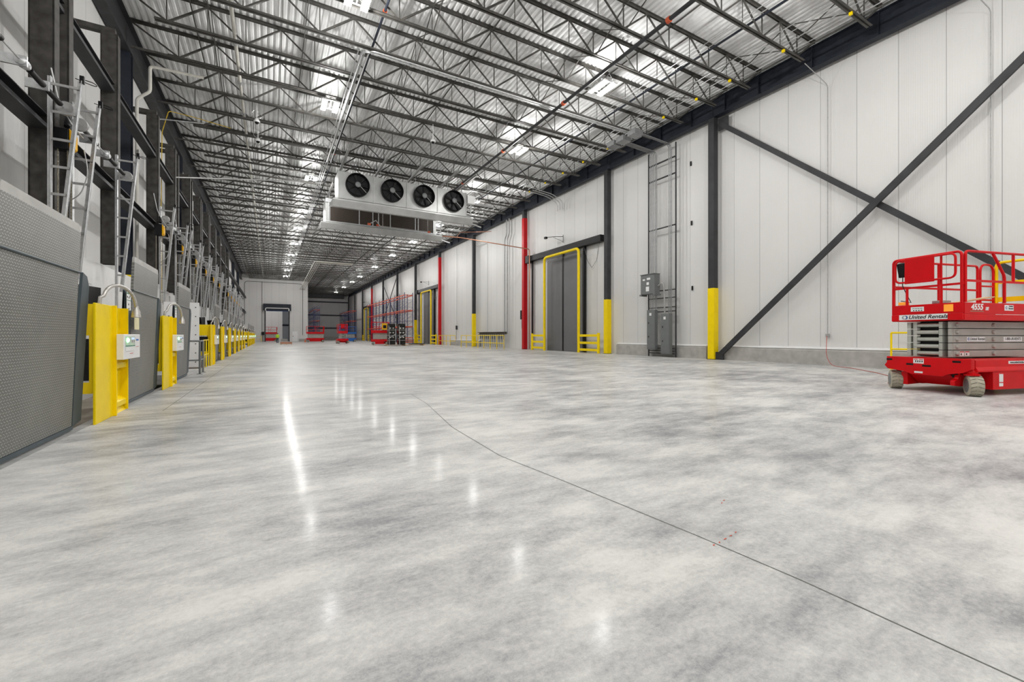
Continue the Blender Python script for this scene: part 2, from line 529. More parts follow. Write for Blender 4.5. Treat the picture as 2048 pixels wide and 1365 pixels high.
tag(MB().box(XW, 2.35, 106.0, 106.3, 0, ZD).build('wall_behind_opening', 'wallX'), kind='structure')
# concrete curb along the cold store wall
cb = MB()
for a, b in ((YB, 13.9), (14.9, 21.75), (43.5, 52.5), (67.6, 77.8), (78.8, 88.9), (89.9, 99.8), (112.5, YE)):
    cb.prism([(XE + .0, 0), (XE - .22, 0), (XE - .22, .60), (XE - .17, .66), (XE, .66)], 'y', a, b)
tag(cb.build('baseboard_right', 'conc'), kind='structure')
cb = MB()
for a, b in ((YB, 13.9), (14.9, 21.75), (43.5, 52.5), (67.6, 77.8)):
    cb.prism([(XE, .66), (XE - .20, .67), (XE - .20, .70), (XE, .76)], 'y', a, b)
tag(cb.build('trim_2', 'white'), kind='structure')
tag(MB().box(XP, XE, YE - .25, YE, 0, .9).build('baseboard_far', 'conc'), kind='structure')
tag(MB().box(5.3, XP, YP - .22, YP, 0, .55).build('baseboard_partition', 'conc'), kind='structure')

# lower dock wall between the doors and the ledge above them
DOORS = [9.12, 13.55, 22.70, 27.15, 31.55, 35.95, 40.40, 44.80, 53.60, 58.05, 62.45, 66.90, 71.30]
DWID = 3.3
dw = MB()
edges = [YB] + [v for d in DOORS for v in (d + .3, d + DWID - .3)] + [YP]
for a, b in zip(edges[::2], edges[1::2]):
    dw.box(XW, -4.45, a, b, -.62, 3.25)
dw.box(XW, -4.45, YB, YP, 3.25, 3.40)
tag(dw.build('wall_left_lower', 'door_white'), kind='structure')

# ---------------------------------------------------------------- roof joists
XJ0, XJ1 = -3.64, 19.35
JH = 1.02
def make_joist(detail):
    t = thing('roof_joist', 'x', 'roof joist', (0, 0, 12.70), 0, 'open-web joists under the roof deck')
    b = MB()
    for s in (-1, 1):
        b.box(XJ0, XJ1, s * .022, s * .098, 0, .012)
        b.box(XJ0, XJ1, s * .022, s * .034, 0, .095)
    b.build('bottom_chord', 'joist', t)
    b = MB()
    for s in (-1, 1):
        b.box(-4.85, 20.25, s * .022, s * .098, JH + .065, JH + .078)
        b.box(-4.85, 20.25, s * .022, s * .034, JH - .02, JH + .078)
    b.build('top_chord', 'joist', t)
    nodes = [-3.29 + 2.466 * i for i in range(10)]
    web = []
    for i, x in enumerate(nodes):
        web.append(((x, 0, .06), (x, 0, JH), .034))
        if i < 9:
            m = x + 1.233
            web.append(((x + .05, 0, .06), (m, 0, JH), .062))
            web.append(((m, 0, JH), (x + 2.416, 0, .06), .046))
            web.append(((m + .0, 0, JH), (m + .0, 0, .06), .022))
    web.append(((-3.29, 0, .06), (-4.8, 0, JH), .05))
    web.append(((nodes[-1], 0, .06), (20.15, 0, JH), .05))
    if detail:
        for p, q, wd in web:
            b = MB().beam(p, q, wd, wd * 1.1, (0, 1, 0))
            b.build('web_member', 'joist', t)
    else:
        b = MB()
        for p, q, wd in web: b.beam(p, q, wd, wd * 1.1, (0, 1, 0))
        b.build('web', 'joist', t)
    return t
JY = [4.95, 7.31, 9.60, 11.90, 13.62, 15.60, 17.70, 19.85, 22.20]
while JY[-1] + 2.23 < YE - .5: JY.append(JY[-1] + 2.23)
jd = make_joist(True); jf = make_joist(False)
for i, y in enumerate(JY):
    near = i < 16
    o = (jd if i == 0 else copy_tree(jd)) if near else (jf if i == 16 else copy_tree(jf))
    o.location = (0, y, 12.70)
    o['label'] = 'dark steel open-web roof joist, %s from the viewer' % ordw(i + 1)

# cross bracing between neighbouring joists
def make_brace(dy):
    t = thing('joist_bracing', 'x', 'bracing', (0, 0, 12.7), 0, 'cross bracing between the joists')
    MB().beam((0, .06, .08), (0, dy - .06, JH), .03, .03).build('brace_bar', 'joist', t)
    MB().beam((.04, .06, JH), (.04, dy - .06, .08), .03, .03).build('brace_bar', 'joist', t)
    return t
bp_ = {}
for li, (bx, nm) in enumerate(((-2.0, 'along the dock side'), (5.35, 'left of the hall centre line'), (11.6, 'above the right lamp row'), (18.1, 'next to the cold store wall'))):
    for i in range(0, 15):
        dy = round(JY[i + 1] - JY[i], 2)
        if dy not in bp_:
            o = bp_[dy] = make_brace(dy)
        else:
            o = copy_tree(bp_[dy])
        o.location = (bx, JY[i], 12.7)
        o['label'] = 'crossed steel bars %s, %s joist gap' % (nm, ordw(i + 1))
# slender bars running along the hall under the joists
for bx, nm, z in ((-2.6, 'nearest the dock side wall', 13.72), (1.25, 'close left of the left lamp row', 13.72), (7.9, 'in mid hall', 13.72), (14.1, 'close to the right lamp row', 13.72), (18.7, 'nearest the cold store wall', 12.84)):
    o = MB((bx, 0, z)).beam((bx, 4, z), (bx, YE - 1, z), .04, .04).build('bridging_bar', 'joist')
    o.location = (bx, 0, z)
    tag(o, 'long thin dark steel bridging bar tying the joists, %s' % nm, 'bridging bar', 'bars tying the joists')

# ---------------------------------------------------------------- columns and girders
def ibeam(m, x0, x1, z0, z1, y0, y1, t=.03, wb=.025):
    xc = (x0 + x1) / 2
    m.box(x0, x1, y0, y1, z0, z0 + t); m.box(x0, x1, y0, y1, z1 - t, z1); m.box(xc - wb / 2, xc + wb / 2, y0, y1, z0 + t, z1 - t)
RC = [14.35, 22.40, 33.40, 44.55, 55.80, 66.95, 78.20, 89.40, 100.6, 111.8, 123.0, 133.7]
KIND = ['yellow', 'yellow', 'red', 'yellow', 'red', 'yellow', 'dark', 'dark', 'red', 'dark', 'dark', 'dark']
WHERE = ['between the crossed braces and the electrical cabinets', 'just right of the nearest grey freezer door', 'left of the nearest grey freezer door', 'at the end of the thin yellow guardrail', 'right of the second freezer door', 'left of the second freezer door', 'at the near end of the orange and blue racking', 'behind the middle of the orange and blue racking', 'beyond the long racking, beside the farthest freezer door', 'left of the farthest freezer door', 'behind the distant short racking', 'in the far corner of the hall']
for y, k, wh in zip(RC, KIND, WHERE):
    t = thing('steel_column', ('dark square steel column with %s, %s' % ({'yellow': 'yellow-painted foot', 'red': 'bright red sleeve', 'dark': 'no coloured foot'}[k], wh)), 'column', (20.18, y, 0), 0, 'columns along the cold store wall')
    zt = {'yellow': 3.72, 'red': 11.9, 'dark': .03}[k]
    MB().box(-.17, .17, -.17, .17, zt, 12.58).build('shaft', 'steel', t, bevel=.012)
    if k != 'dark':
        MB().box(-.185, .185, -.185, .185, 0.02, zt).build('sleeve', 'yellow' if k == 'yellow' else 'redcol', t, bevel=.012)
    MB().box(-.21, .21, -.21, .21, 0, .02).build('base_plate', 'steel', t)
ys = [-9.9] + RC
for i, (a, b) in enumerate(zip(ys, ys[1:])):
    m = MB((20.18, a, 12.6)); ibeam(m, 20.02, 20.36, 12.6, 13.55, a + .01, b - .01)
    for yy in JY:
        if a + .2 < yy < b - .2:
            m.box(20.05, 20.33, yy - .012, yy + .012, 12.63, 13.52)
    o = m.build('roof_girder', 'navy'); o.location = (20.18, a, 12.6)
    tag(o, 'dark I-section roof girder above the cold store wall, %s from the viewer' % ordw(i + 1), 'girder', 'girders over the cold store wall')
LC = [11.0, 22.1, 33.25, 44.5, 55.8, 66.95, 78.2, 89.4]
for i, y in enumerate(LC):
    t = thing('steel_column', 'blue-black steel column on the dock side with yellow foot, %s from the viewer' % ordw(i + 1), 'column', (-4.93, y, 0), 0, 'columns on the dock side')
    m = MB(); m.box(-.18, .18, -.19, -.165, 3.4, 12.33); m.box(-.18, .18, .165, .19, 3.4, 12.33); m.box(-.015, .015, -.165, .165, 3.4, 12.33)
    m.build('shaft', 'navy', t)
    MB().box(-.19, .19, -.2, .2, 3.41, 3.62).build('sleeve', 'yellow', t)
ys = [-9.9] + LC + [YP]
for i, (a, b) in enumerate(zip(ys, ys[1:])):
    m = MB((-4.9, a, 12.35)); ibeam(m, -5.1, -4.74, 12.35, 13.6, a + .01, b - .01)
    o = m.build('roof_girder', 'steel'); o.location = (-4.9, a, 12.35)
    tag(o, 'dark I-section roof girder above the dock doors, %s from the viewer' % ordw(i + 1), 'girder', 'girders over the dock doors')
# kicker struts from the dock girder to the joist ends
ks = None
for i, y in enumerate(JY[6:30]):
    if i % 2: continue
    if ks is None:
        ks = thing('kicker_strut', 'x', 'strut', (0, 0, 12.75), 0, 'struts at the joist ends on the dock side')
        MB().beam((-4.72, -.4, -.25), (-3.3, 0, -.02), .07, .07).build('strut_bar', 'mill', ks)
        o = ks
    else: o = copy_tree(ks)
    o.location = (0, y, 12.75)
    o['label'] = 'rusty angle strut from dock girder to joist end, %s from the viewer' % ordw(i // 2 + 1)
# horizontal girts
for (z0, z1, x0, x1, nm) in ((5.66, 5.96, -4.45, -4.12, 'lower, just above the dock doors'), (8.66, 8.92, -4.45, -4.12, 'upper, high on the dock side')):
    m = MB((-4.2, 4, z0)); m.box(x0, x1, 4, YP - .2, z0, z0 + .02); m.box(x0, x1, 4, YP - .2, z1 - .02, z1); m.box(x0 + .02, x0 + .04, 4, YP - .2, z0 + .02, z1 - .02)
    m.box(x1 - .02, x1, 4, YP - .2, z0 + .02, z0 + .09)
    o = m.build('wall_girt', 'steel'); o.location = (-4.2, 4, z0)
    tag(o, 'long dark horizontal channel girt, %s' % nm, 'girt', 'girts on the dock side')
# jamb posts of the dock doors
def make_jamb():
    t = thing('door_jamb_post', 'x', 'jamb post', (0, 0, 0), 0, 'jamb posts of the dock doors')
    m = MB()
    m.box(-.43, -.03, .24, .262, 3.42, 10.45); m.box(-.42, -.40, 0, .24, 3.42, 10.45); m.box(-.06, -.03, 0, .24, 3.42, 10.45); m.box(-.43, -.03, 0, .022, 3.42, 10.45)
    m.build('shaft', 'mill', t)
    MB().box(-1.05, -.1, .02, .2, 10.46, 10.62).build('top_strut', 'mill', t)
    return t
jb = None
for i, d in enumerate(DOORS):
    for s, yy in (('near', d + .12), ('far', d + DWID + .48)):
        if i == 0 and s == 'near': continue
        if yy > 60: continue
        if jb is None: o = jb = make_jamb()
        else: o = copy_tree(jb)
        o.location = (-4.02, yy, 0)
        o['label'] = 'rough brown-grey steel jamb post at the %s side of the %s dock door' % (s, ordw(i + 1))

# ---------------------------------------------------------------- dock doors with their tracks
def make_door(detail=True):
    t = thing('dock_door', 'x', 'dock door', (0, 0, 0), 0, 'sectional dock doors')
    m = MB()
    for k in range(7):
        z = -.5 + k * .535
        m.box(-4.47, -4.41, .32, DWID - .32, z, z + .525)
    m.build('door_panel', 'door_white', t)
    for side, y in (('near', 0.0), ('far', DWID)):
        s = 1 if side == 'near' else -1
        m = MB()
        m.box(-4.00, -3.94, y - .02, y + .02, -.4, 6.62); m.box(-3.945, -3.94, y - .05, y + .05, -.4, 6.62)
        tr = m.build('vertical_rail', 'galv', t)
        m = MB()
        m.beam((-3.86, y, 2.55), (-3.50, y, 6.64), .012, .085, (1, 0, 0)); m.beam((-3.83, y - .03, 2.55), (-3.47, y - .03, 6.64), .07, .012, (1, 0, 0))
        sl = m.build('slanted_rail', 'galv', t)
        for k in range(7):
            z = 3.05 + k * .57
            xe = -3.86 + (z - 2.55) * .36 / 4.09
            m = MB(); m.box(-3.94, xe, y - .035, y - .028, z - .022, z + .022); m.box(-3.94, xe, y - .035, y - .008, z - .028, z - .022)
            m.build('spacer_bar', 'galvdull', t)
        m = MB(); m.tube(rounded([(-3.42, y - .02, 6.68), (-3.28, y - .02, 6.66), (-3.26, y + .14, 6.66), (-3.40, y + .20, 6.70), (-3.62, y + .12, 6.74)], .08), .009, 6)
        m.box(-3.51, -3.44, y - .03, y + .03, 6.6, 6.76)
        m.build('bumper_spring', 'black', t)
        yd = y + s * -.16
        MB().lathe((-3.78, yd, 6.07), 'y', [(-.035, .06), (-.035, .135), (-.02, .15), (.02, .15), (.035, .135), (.035, .06)], 24).build('cable_drum', 'galvdull', t, True)
        if side == 'near': MB().tube([(-3.80, yd + s * .2, 6.07), (-3.80, yd + s * 1.15, 6.07)], .048, 10).build('torsion_spring', 'black', t, True)
    m = MB(); m.tube([(-3.80, -.3, 6.07), (-3.80, DWID + .3, 6.07)], .014, 8)
    for y in (.75, 1.65, 2.5): m.box(-4.05, -3.72, y - .02, y + .02, 5.98, 6.16)
    m.build('shaft', 'galv', t)
    MB().tube([(-3.80, 1.95, 6.07), (-3.80, 3.25, 6.07)], .052, 10).build('torsion_spring', 'black', t, True)
    m = MB(); m.lathe((-3.80, 1.72, 6.07), 'y', [(-.14, .03), (-.12, .08), (-.03, .085), (.0, .06), (.04, .085), (.12, .07), (.15, .03)], 10)
    m.build('bearing', 'galv', t, True)
    # jackshaft hoist with hand chain
    h = MB(); h.box(-4.04, -3.80, -.74, -.50, 5.28, 5.74); h.cyl((-3.86, -.62, 5.82), (-3.93, -.35, 6.10), .055, 10); 
    ho = h.build('hoist', 'black', t, bevel=.02)
    MB().prism([(-3.79, 5.28), (-3.72, 5.34), (-3.72, 5.64), (-3.79, 5.74)], 'y', -.76, -.50).build('hoist_cover', 'hoist_yellow', ho, bevel=.015)
    m = MB()
    for x, y, z0 in ((-3.98, -.70, 2.4), (-3.84, -.66, 2.6), (-3.80, -.60, 2.6)):
        z = 5.3
        k = 0
        while z > z0:
            e = .011
            m.box(x - (e if k % 2 else .004), x + (e if k % 2 else .004), y - (.004 if k % 2 else e), y + (.004 if k % 2 else e), z - .042, z)
            z -= .034; k += 1
    m.build('hand_chain', 'chain', t)
    m = MB(); m.tube(rounded([(-4.02, -.9, 6.9), (-3.9, -.9, 6.2), (-3.70, -.8, 5.75), (-3.60, -.62, 5.62)], .15), .014, 6)
    m.tube(rounded([(-3.62, -.5, 5.4), (-3.56, -.45, 4.9), (-3.7, -.42, 4.4), (-3.95, -.4, 4.2)], .2), .012, 6)
    m.build('supply_cable', 'galvdull', t, True)
    return t
dd = make_door()
for i, d in enumerate(DOORS):
    o = dd if i == 0 else copy_tree(dd)
    o.location = (0, d, 0)
    o['label'] = 'white sectional dock door with ladder-like galvanised tracks, %s from the viewer' % ordw(i + 1)

# ---------------------------------------------------------------- dock levelers stored upright
def make_leveler(near=False):
    t = thing('dock_leveler', 'x', 'dock leveler', (0, 0, 0), 0, 'dock levelers stored upright')
    hw = .98
    def xf(z, off=0.0): return XL + .02 + .035 * z + off
    def slab(m, y0, y1, z0, z1, th=.05, off=0.0, chamf=0.0):
        pts = [(y0, z0), (y1, z0), (y1, z1 - chamf), (y1 - chamf * .8, z1), (y0 + chamf * .25, z1 + chamf * .0), (y0, z1 - chamf * .4)]
        n = len(pts)
        vs = [(xf(z, off), y, z) for y, z in pts] + [(xf(z, off - th), y, z) for y, z in pts]
        m.add(vs, [tuple(range(n)), tuple(range(2 * n - 1, n - 1, -1))] + [(i, (i + 1) % n, n + (i + 1) % n, n + i) for i in range(n)])
        return m
    slab(MB(), -hw, hw, .07, 2.075).build('deck_plate', 'tread', t)
    lip = slab(MB(), -hw + .02, hw - .01, 2.085, 2.60, .04, .004, .0).build('lip', 'tread', t)
    slab(MB(), -hw + .02, hw - .01, 2.602, 2.70, .035, .002, .09).build('lip_edge', 'lip', lip)
    MB().tube([(xf(2.08, .004), -hw, 2.08), (xf(2.08, .004), hw, 2.08)], .016, 8).build('hinge', 'slate', t)
    MB().box(XL, XL + .035, -hw, hw, .02, .065).build('rear_hinge', 'slate', t)
    m = MB(); ys_ = hw + .02
    m.add([(xf(.1), ys_, .05), (xf(.1), ys_ + .30, .09), (xf(2), ys_ + .36, 1.93), (xf(2), ys_ + .29, 2.06), (xf(2), ys_ + .14, 2.10), (xf(1.0), ys_ + .02, 1.0),
           (xf(.1) - .03, ys_, .05), (xf(.1) - .03, ys_ + .30, .09), (xf(2) - .03, ys_ + .36, 1.93), (xf(2) - .03, ys_ + .29, 2.06), (xf(2) - .03, ys_ + .14, 2.10), (xf(1.0) - .03, ys_ + .02, 1.0)],
          [(0, 1, 2, 3, 4, 5), (11, 10, 9, 8, 7, 6)] + [(i, (i + 1) % 6, 6 + (i + 1) % 6, 6 + i) for i in range(6)])
    m.build('side_guard', 'slate', t)
    m = MB()
    m.add([(xf(.1, -.01), -hw - .01, .06), (xf(2, -.01), -hw - .01, 2.0), (xf(2, -.01), -hw - .08, 2.06), (xf(2, -.01), -hw - .42, 2.06), (xf(.8, -.01), -hw - .42, .9), (xf(.1, -.01), -hw - .22, .06)], [(0, 1, 2, 3, 4, 5)])
    m.add([(xf(.1, -.04), -hw - .01, .06), (xf(2, -.04), -hw - .01, 2.0), (xf(2, -.04), -hw - .08, 2.06), (xf(2, -.04), -hw - .42, 2.06), (xf(.8, -.04), -hw - .42, .9), (xf(.1, -.04), -hw - .22, .06)], [(0, 5, 4, 3, 2, 1)])
    m.build('side_guard', 'slate', t)
    # warning label with three pictogram rows
    x = xf(1.9, .004)
    lb = MB().box(x, x + .003, -hw - .38, -hw - .12, 1.70, 2.02).build('warning_label', 'white', t)
    m = MB().box(x + .003, x + .005, -hw - .37, -hw - .13, 1.985, 2.01).box(x + .003, x + .005, -hw - .37, -hw - .13, 1.87, 1.88)
    m.build('label_band', 'dockgreen', lb)
    m = MB()
    for yy, zz in ((-.33, 1.93), (-.24, 1.92), (-.18, 1.95), (-.27, 1.80), (-.25, 1.72)):
        m.box(x + .003, x + .005, -hw + yy - .02, -hw + yy + .02, zz - .012, zz + .018)
    m.build('pictogram', 'ink', lb)
    return t
lv = make_leveler()
PE = [9.62, 14.0, 23.05, 27.45, 31.85, 36.25, 40.65, 45.05, 49.45, 57.6, 62.0, 66.4, 70.8, 75.2, 79.6]   # far ends of the yellow guards
LY = [6.72] + [e + 1.60 for e in PE[:-1] if abs(e - 49.45) > .1]
for i, y in enumerate(LY):
    o = lv if i == 0 else copy_tree(lv)
    o.location = (0, y, 0)
    o['label'] = 'grey tread-plate dock leveler stored upright, %s from the viewer' % ordw(i + 1)
note = MB().box(-2.155, -2.15, 10.19, 10.50, 1.36, 1.66).build('paper_note', 'paper')
tag(note, 'cream paper notice taped on the second grey dock leveler', 'notice')

# ---------------------------------------------------------------- yellow guards with control box and gooseneck lamp
def make_guard():
    t = thing('yellow_guard_post', 'x', 'guard post', (0, 0, 0), 0, 'yellow guards between the dock levelers')
    X = -2.12
    # local y: 0 at far end, -1.55 at near end
    MB().box(X - .03, X, -1.55, -.80, 0.0, 1.71).build('front_plate', 'yellow', t, bevel=.006)
    MB().box(X - .08, X + .045, -.80, -.765, 0.0, 1.715).build('flange', 'yellow', t, bevel=.004)
    MB().box(X - .12, X - .09, -.765, -.03, 0.0, 1.71).build('recessed_panel', 'yellow', t)
    MB().box(X - .12, X + .01, -.03, 0, 0, 1.71).build('flange', 'yellow', t, bevel=.004)
    for z in (.84, .22):
        MB().prism([(X - .09, z + .02), (X - .01, z - .04), (X - .01, z - .12), (X - .09, z - .12)], 'y', -.765, -.03).build('rib', 'yellow', t)
    MB().prism([(X - .09, .12), (X - .015, .0), (X - .09, .0)], 'y', -.72, -.05).build('rib', 'yellow', t)
    m = MB()
    m.box(X - .62, X - .03, -1.36, -1.33, 1.25, 1.70); m.box(X - .62, X - .03, -1.36, -1.33, .42, .58)
    m.box(X - .62, X - .56, -1.36, -1.33, .58, 1.25); m.box(X - .12, X - .03, -1.36, -1.33, .58, 1.25)
    m.build('side_frame', 'yellow', t)
    m = MB(); m.box(X - .5, X - .14, -1.3, -.85, .6, 1.2)
    m.build('pump_housing', 'black', t)
    # black fabric seal sagging behind the post
    MB().prism([(-1.32, 2.0), (.15, 2.06), (.15, 1.72), (-.9, 1.74)], 'x', -2.75, -2.5).build('fabric_seal', 'black', t)
    # control box
    cb_ = MB().box(-2.075, -1.985, -1.38 + .56, -.40 + .53, .87, 1.27).build('control_box', 'white', t, bevel=.008)
    y0, y1 = -.80, .11
    fx = -1.984
    MB().box(fx, fx + .002, -.74, -.20, 1.01, 1.235).build('label_panel', 'palegreen', cb_)
    MB().box(fx + .002, fx + .004, -.74, -.20, 1.075, 1.09).build('label_band', 'dockgreen', cb_)
    MB().box(fx + .002, fx + .004, -.74, -.20, 1.00, 1.07).build('label_text_field', 'white', cb_)
    MB().box(fx + .002, fx + .006, -.44, -.24, 1.13, 1.225).build('keypad', 'offwhite', cb_)
    MB().box(fx + .006, fx + .008, -.42, -.26, 1.185, 1.215).build('display', 'screen', cb_)
    m = MB()
    for yy in (-.40, -.29):
        for zz in (1.145, 1.165): m.cyl((fx + .006, yy, zz), (fx + .010, yy, zz), .009, 8)
    m.build('key', 'ink', cb_)
    MB().box(fx + .002, fx + .004, -.13, .02, 1.165, 1.19).build('label_badge', 'signblue', cb_)
    MB().box(fx + .002, fx + .003, -.14, .04, 1.06, 1.066).build('label_line', 'orangefit', cb_)
    MB().box(fx + .002, fx + .003, -.50, -.30, .955, .962).build('label_line', 'signred', cb_)
    MB().lathe((fx, -.64, 1.175), 'x', [(0, .034), (.012, .034), (.022, .024), (.026, .0)], 14).build('indicator_lamp', 'green', cb_, True)
    # gooseneck dock lamp
    pts = [(-2.14, -1.32, 1.70), (-2.13, -1.33, 1.80)] + [(-2.1 + .1 * k / 12, -.71 - .60 * math.cos(math.radians(10 + 158 * k / 12)), 1.76 + .27 * math.sin(math.radians(10 + 158 * k / 12)) ** .8) for k in range(13)] + [(-1.99, -.08, 1.72)]
    MB().tube(pts, .024, 10).build('gooseneck', 'gooseneck', t, True)
    hd = MB().lathe((-1.99, -.08, 1.76), (-.02, .02, -1), [(0, .028), (.06, .034), (.10, .052), (.20, .066), (.205, .05)], 18).build('lamp_head', 'gooseneck', t, True)
    return t
gp = make_guard()
for i, y in enumerate(PE):
    o = gp if i == 0 else copy_tree(gp)
    o.location = (0, y, 0)
    o['label'] = 'yellow steel guard post with control box and gooseneck lamp, %s from the viewer' % ordw(i + 1)

# ---------------------------------------------------------------- rails and panel in the empty dock bay
t = thing('grey_handrail', 'short grey tube handrail at the gap in the row of dock levelers', 'handrail', (-2.1, 17.4, 0))
MB().tube([(-.02 + .14, -.34, 0), (.12, -.34, 1.07)], .03, 10).build('post', 'elec', t, True)
MB().tube([(.12, .43, 0), (.12, .43, 1.07)], .03, 10).build('post', 'elec', t, True)
MB().tube(rounded([(-1.6, -.34, 1.07), (.12, -.34, 1.07), (.12, .43, 1.07)], .06), .028, 10).build('top_rail', 'elec', t, True)
MB().tube(rounded([(-1.6, -.34, .45), (.12, -.34, .45), (.12, .43, .45)], .06), .024, 10).build('mid_rail', 'elec', t, True)
for q in ((.12, -.34), (.12, .43)): MB().box(q[0] - .08, q[0] + .08, q[1] - .08, q[1] + .08, 0, .012).build('foot_plate', 'elec', t)
t = thing('yellow_handrail', 'yellow tube handrail standing just beyond the short grey handrail', 'handrail', (-2.2, 20.0, 0))
for y in (0, .75, 1.5): MB().tube([(0, y, 0), (0, y, 1.07)], .022, 8).build('post', 'yellow', t, True)
for z, n_ in ((1.07, 'top_rail'), (.5, 'mid_rail')): MB().tube([(0, 0, z), (0, 1.5, z)], .022, 8).build(n_, 'yellow', t, True)
t = thing('white_riveted_panel', 'tall white panel with rows of bolts behind the grey handrail', 'panel', (-3.2, 20.9, 0))
MB().box(-.35, .75, 0, .08, 0, 2.55).build('panel_sheet', 'white', t)
m = MB()
for i in range(3):
    for k in range(7): m.cyl((-.2 + i * .42, -.012, .2 + k * .36), (-.2 + i * .42, 0, .2 + k * .36), .022, 8)
m.build('bolt_row', 'steel', t)

# ---------------------------------------------------------------- pipes on the dock side
def pipe(name, label, cat, pts, r, mat, n=8, rad=.12, group=None):
    o0 = pts[0]
    m = MB(o0).tube(rounded(pts, rad), r, n)
    o = m.build(name, mat, None, True)
    o.location = o0
    return tag(o, label, cat, group)
pipe('insulated_pipe', 'white insulated pipe stepping down the dock wall beside the first blue-black column', 'pipe', [(-2.5, 22.7, 12.4), (-4.3, 22.7, 12.35), (-4.3, 22.7, 11.3), (-4.72, 22.7, 10.9), (-4.72, 22.7, 3.42)], .06, 'insul')
pipe('conduit', 'thin grey conduit rising next to the yellow hose on the dock wall', 'conduit', [(-2.8, 25.6, 11.6), (-4.55, 25.6, 11.4), (-4.55, 25.6, 3.42)], .03, 'galv')
pipe('black_pipe', 'slim black pipe on the dock wall between the insulated pipe and yellow hose', 'pipe', [(-5.1, 24.1, 10.9), (-4.6, 24.1, 10.9), (-4.6, 24.1, 3.42)], .03, 'black')
pipe('air_hose', 'yellow hose hanging down the dock wall from the joists', 'hose', [(-1.8, 27.0, 12.2), (-3.4, 26.9, 12.35), (-4.3, 26.4, 12.2), (-4.5, 26.1, 11.0), (-4.52, 26.0, 7), (-4.5, 26.0, 3.42)], .018, 'hose')
pipe('hanging_pipe', 'thin dark pipe crossing from the dock wall toward the fan unit', 'pipe', [(-4.6, 26.3, 9.0), (-4.6, 26.3, 8.9), (3.2, 31.0, 11.5)], .035, 'galvdull')
for i, (px_, ex) in enumerate(((-1.2, 'left of the lamp row'),)):
    t = thing('insulated_pipe', 'long pale insulated pipe running the hall length %s' % ex, 'pipe', (px_, 8, 12.95))
    MB().tube([(0, 0, 0), (0, 92.3, 0)], .07, 10).build('pipe_run', 'insul', t, True)
    for k in range(12): MB().lathe((0, 3 + 3.1 * k, 0), 'y', [(-.1, .085), (-.1, .1), (.1, .1), (.1, .085)], 12).build('clamp', 'galv', t)
# conduit run along the hall beside the left lamp row
for k in range(3):
    o = MB((3.05 + .12 * k, 17.6, 12.55)).tube([(3.05 + .12 * k, 17.6, 12.55), (3.05 + .12 * k, 98, 12.55)], .022, 6).build('conduit', 'galv', None, True)
    o.location = (3.05 + .12 * k, 17.6, 12.55)
    tag(o, 'thin bright conduit running the hall length, %s from the dock side' % ordw(k + 1), 'conduit', 'conduits along the left lamp row')
pipe('conduit', 'pair-thick bright conduit under a joist leading from the lamp row to the pull boxes', 'conduit', [(3.2, 30, 12.5), (3.2, 17.6, 12.5), (17.2, 17.6, 12.52)], .035, 'galv', rad=.3)
pipe('conduit', 'second bright conduit under the same joist, on its near side', 'conduit', [(3.42, 30, 12.5), (3.42, 17.45, 12.5), (17.2, 17.45, 12.52)], .028, 'galv', rad=.3)
# sprinkler mains
t = thing('sprinkler_main', 'thick black sprinkler main running the hall length near the right lamps', 'sprinkler pipe', (12.2, 5.5, 12.35))
MB().tube([(0, 0, 0), (0, 60, 0)], .075, 12).build('pipe_run', 'steel', t, True)
for y in (4.9, 11.1, 17.2, 23.4, 29.6, 35.6): MB().lathe((0, y, 0), 'y', [(-.07, .08), (-.07, .105), (.07, .105), (.07, .08)], 12).build('coupling', 'orangefit', t)
t = thing('sprinkler_pipe', 'dark sprinkler pipe running the hall length near the left lamps', 'sprinkler pipe', (3.6, 5.5, 12.92))
MB().tube([(0, 0, 0), (0, 60, 0)], .045, 10).build('pipe_run', 'navy', t, True)
for y in (10.2, 17, 24): MB().lathe((0, y, 0), 'y', [(-.06, .05), (-.06, .075), (.06, .075), (.06, .05)], 12).build('coupling', 'orangefit', t)
t = thing('sprinkler_pipe', 'slim dark sprinkler pipe with red end cap, high near the cold store wall', 'sprinkler pipe', (16.0, 8.2, 13.2))
MB().tube([(0, 0, 0), (0, 30, 0)], .045, 10).build('pipe_run', 'navy', t, True)
MB().lathe((0, 0, 0), 'y', [(-.06, .05), (-.06, .08), (.04, .08), (.04, .05)], 12).build('end_cap', 'orangefit', t)
# bright thin cables and conduits in the joists near the cold store wall
for k, (x_, z_) in enumerate(((15.2, 12.95), (15.5, 12.95), (17.1, 12.95), (17.4, 12.9), (18.0, 12.95), (18.5, 12.85), (18.9, 13.1))):
    o = MB((x_, 5, z_)).tube([(x_, 5, z_), (x_, 99, z_)], .016, 6).build('conduit', 'galv', None, True)
    o.location = (x_, 5, z_)
    tag(o, 'thin bright conduit along the cold store side of the roof, %s from hall centre' % ordw(k + 1), 'conduit', 'conduits along the cold store side')
# bundle of white pipes running down to the partition at the far end
for k in range(4):
    x_ = 5.2 + .28 * k
    pipe('insulated_pipe', 'white pipe of the far bundle bending toward the partition, %s from the left' % ordw(k + 1), 'pipe', [(11.2, 69.6 + .5 * k, 12.3 + .0 * k), (x_ + .6, 69.6 + .5 * k, 12.3), (x_ + .3, 100.4, 11.0)], .06, 'insul', rad=.8, group='bundle of white pipes at the far end')

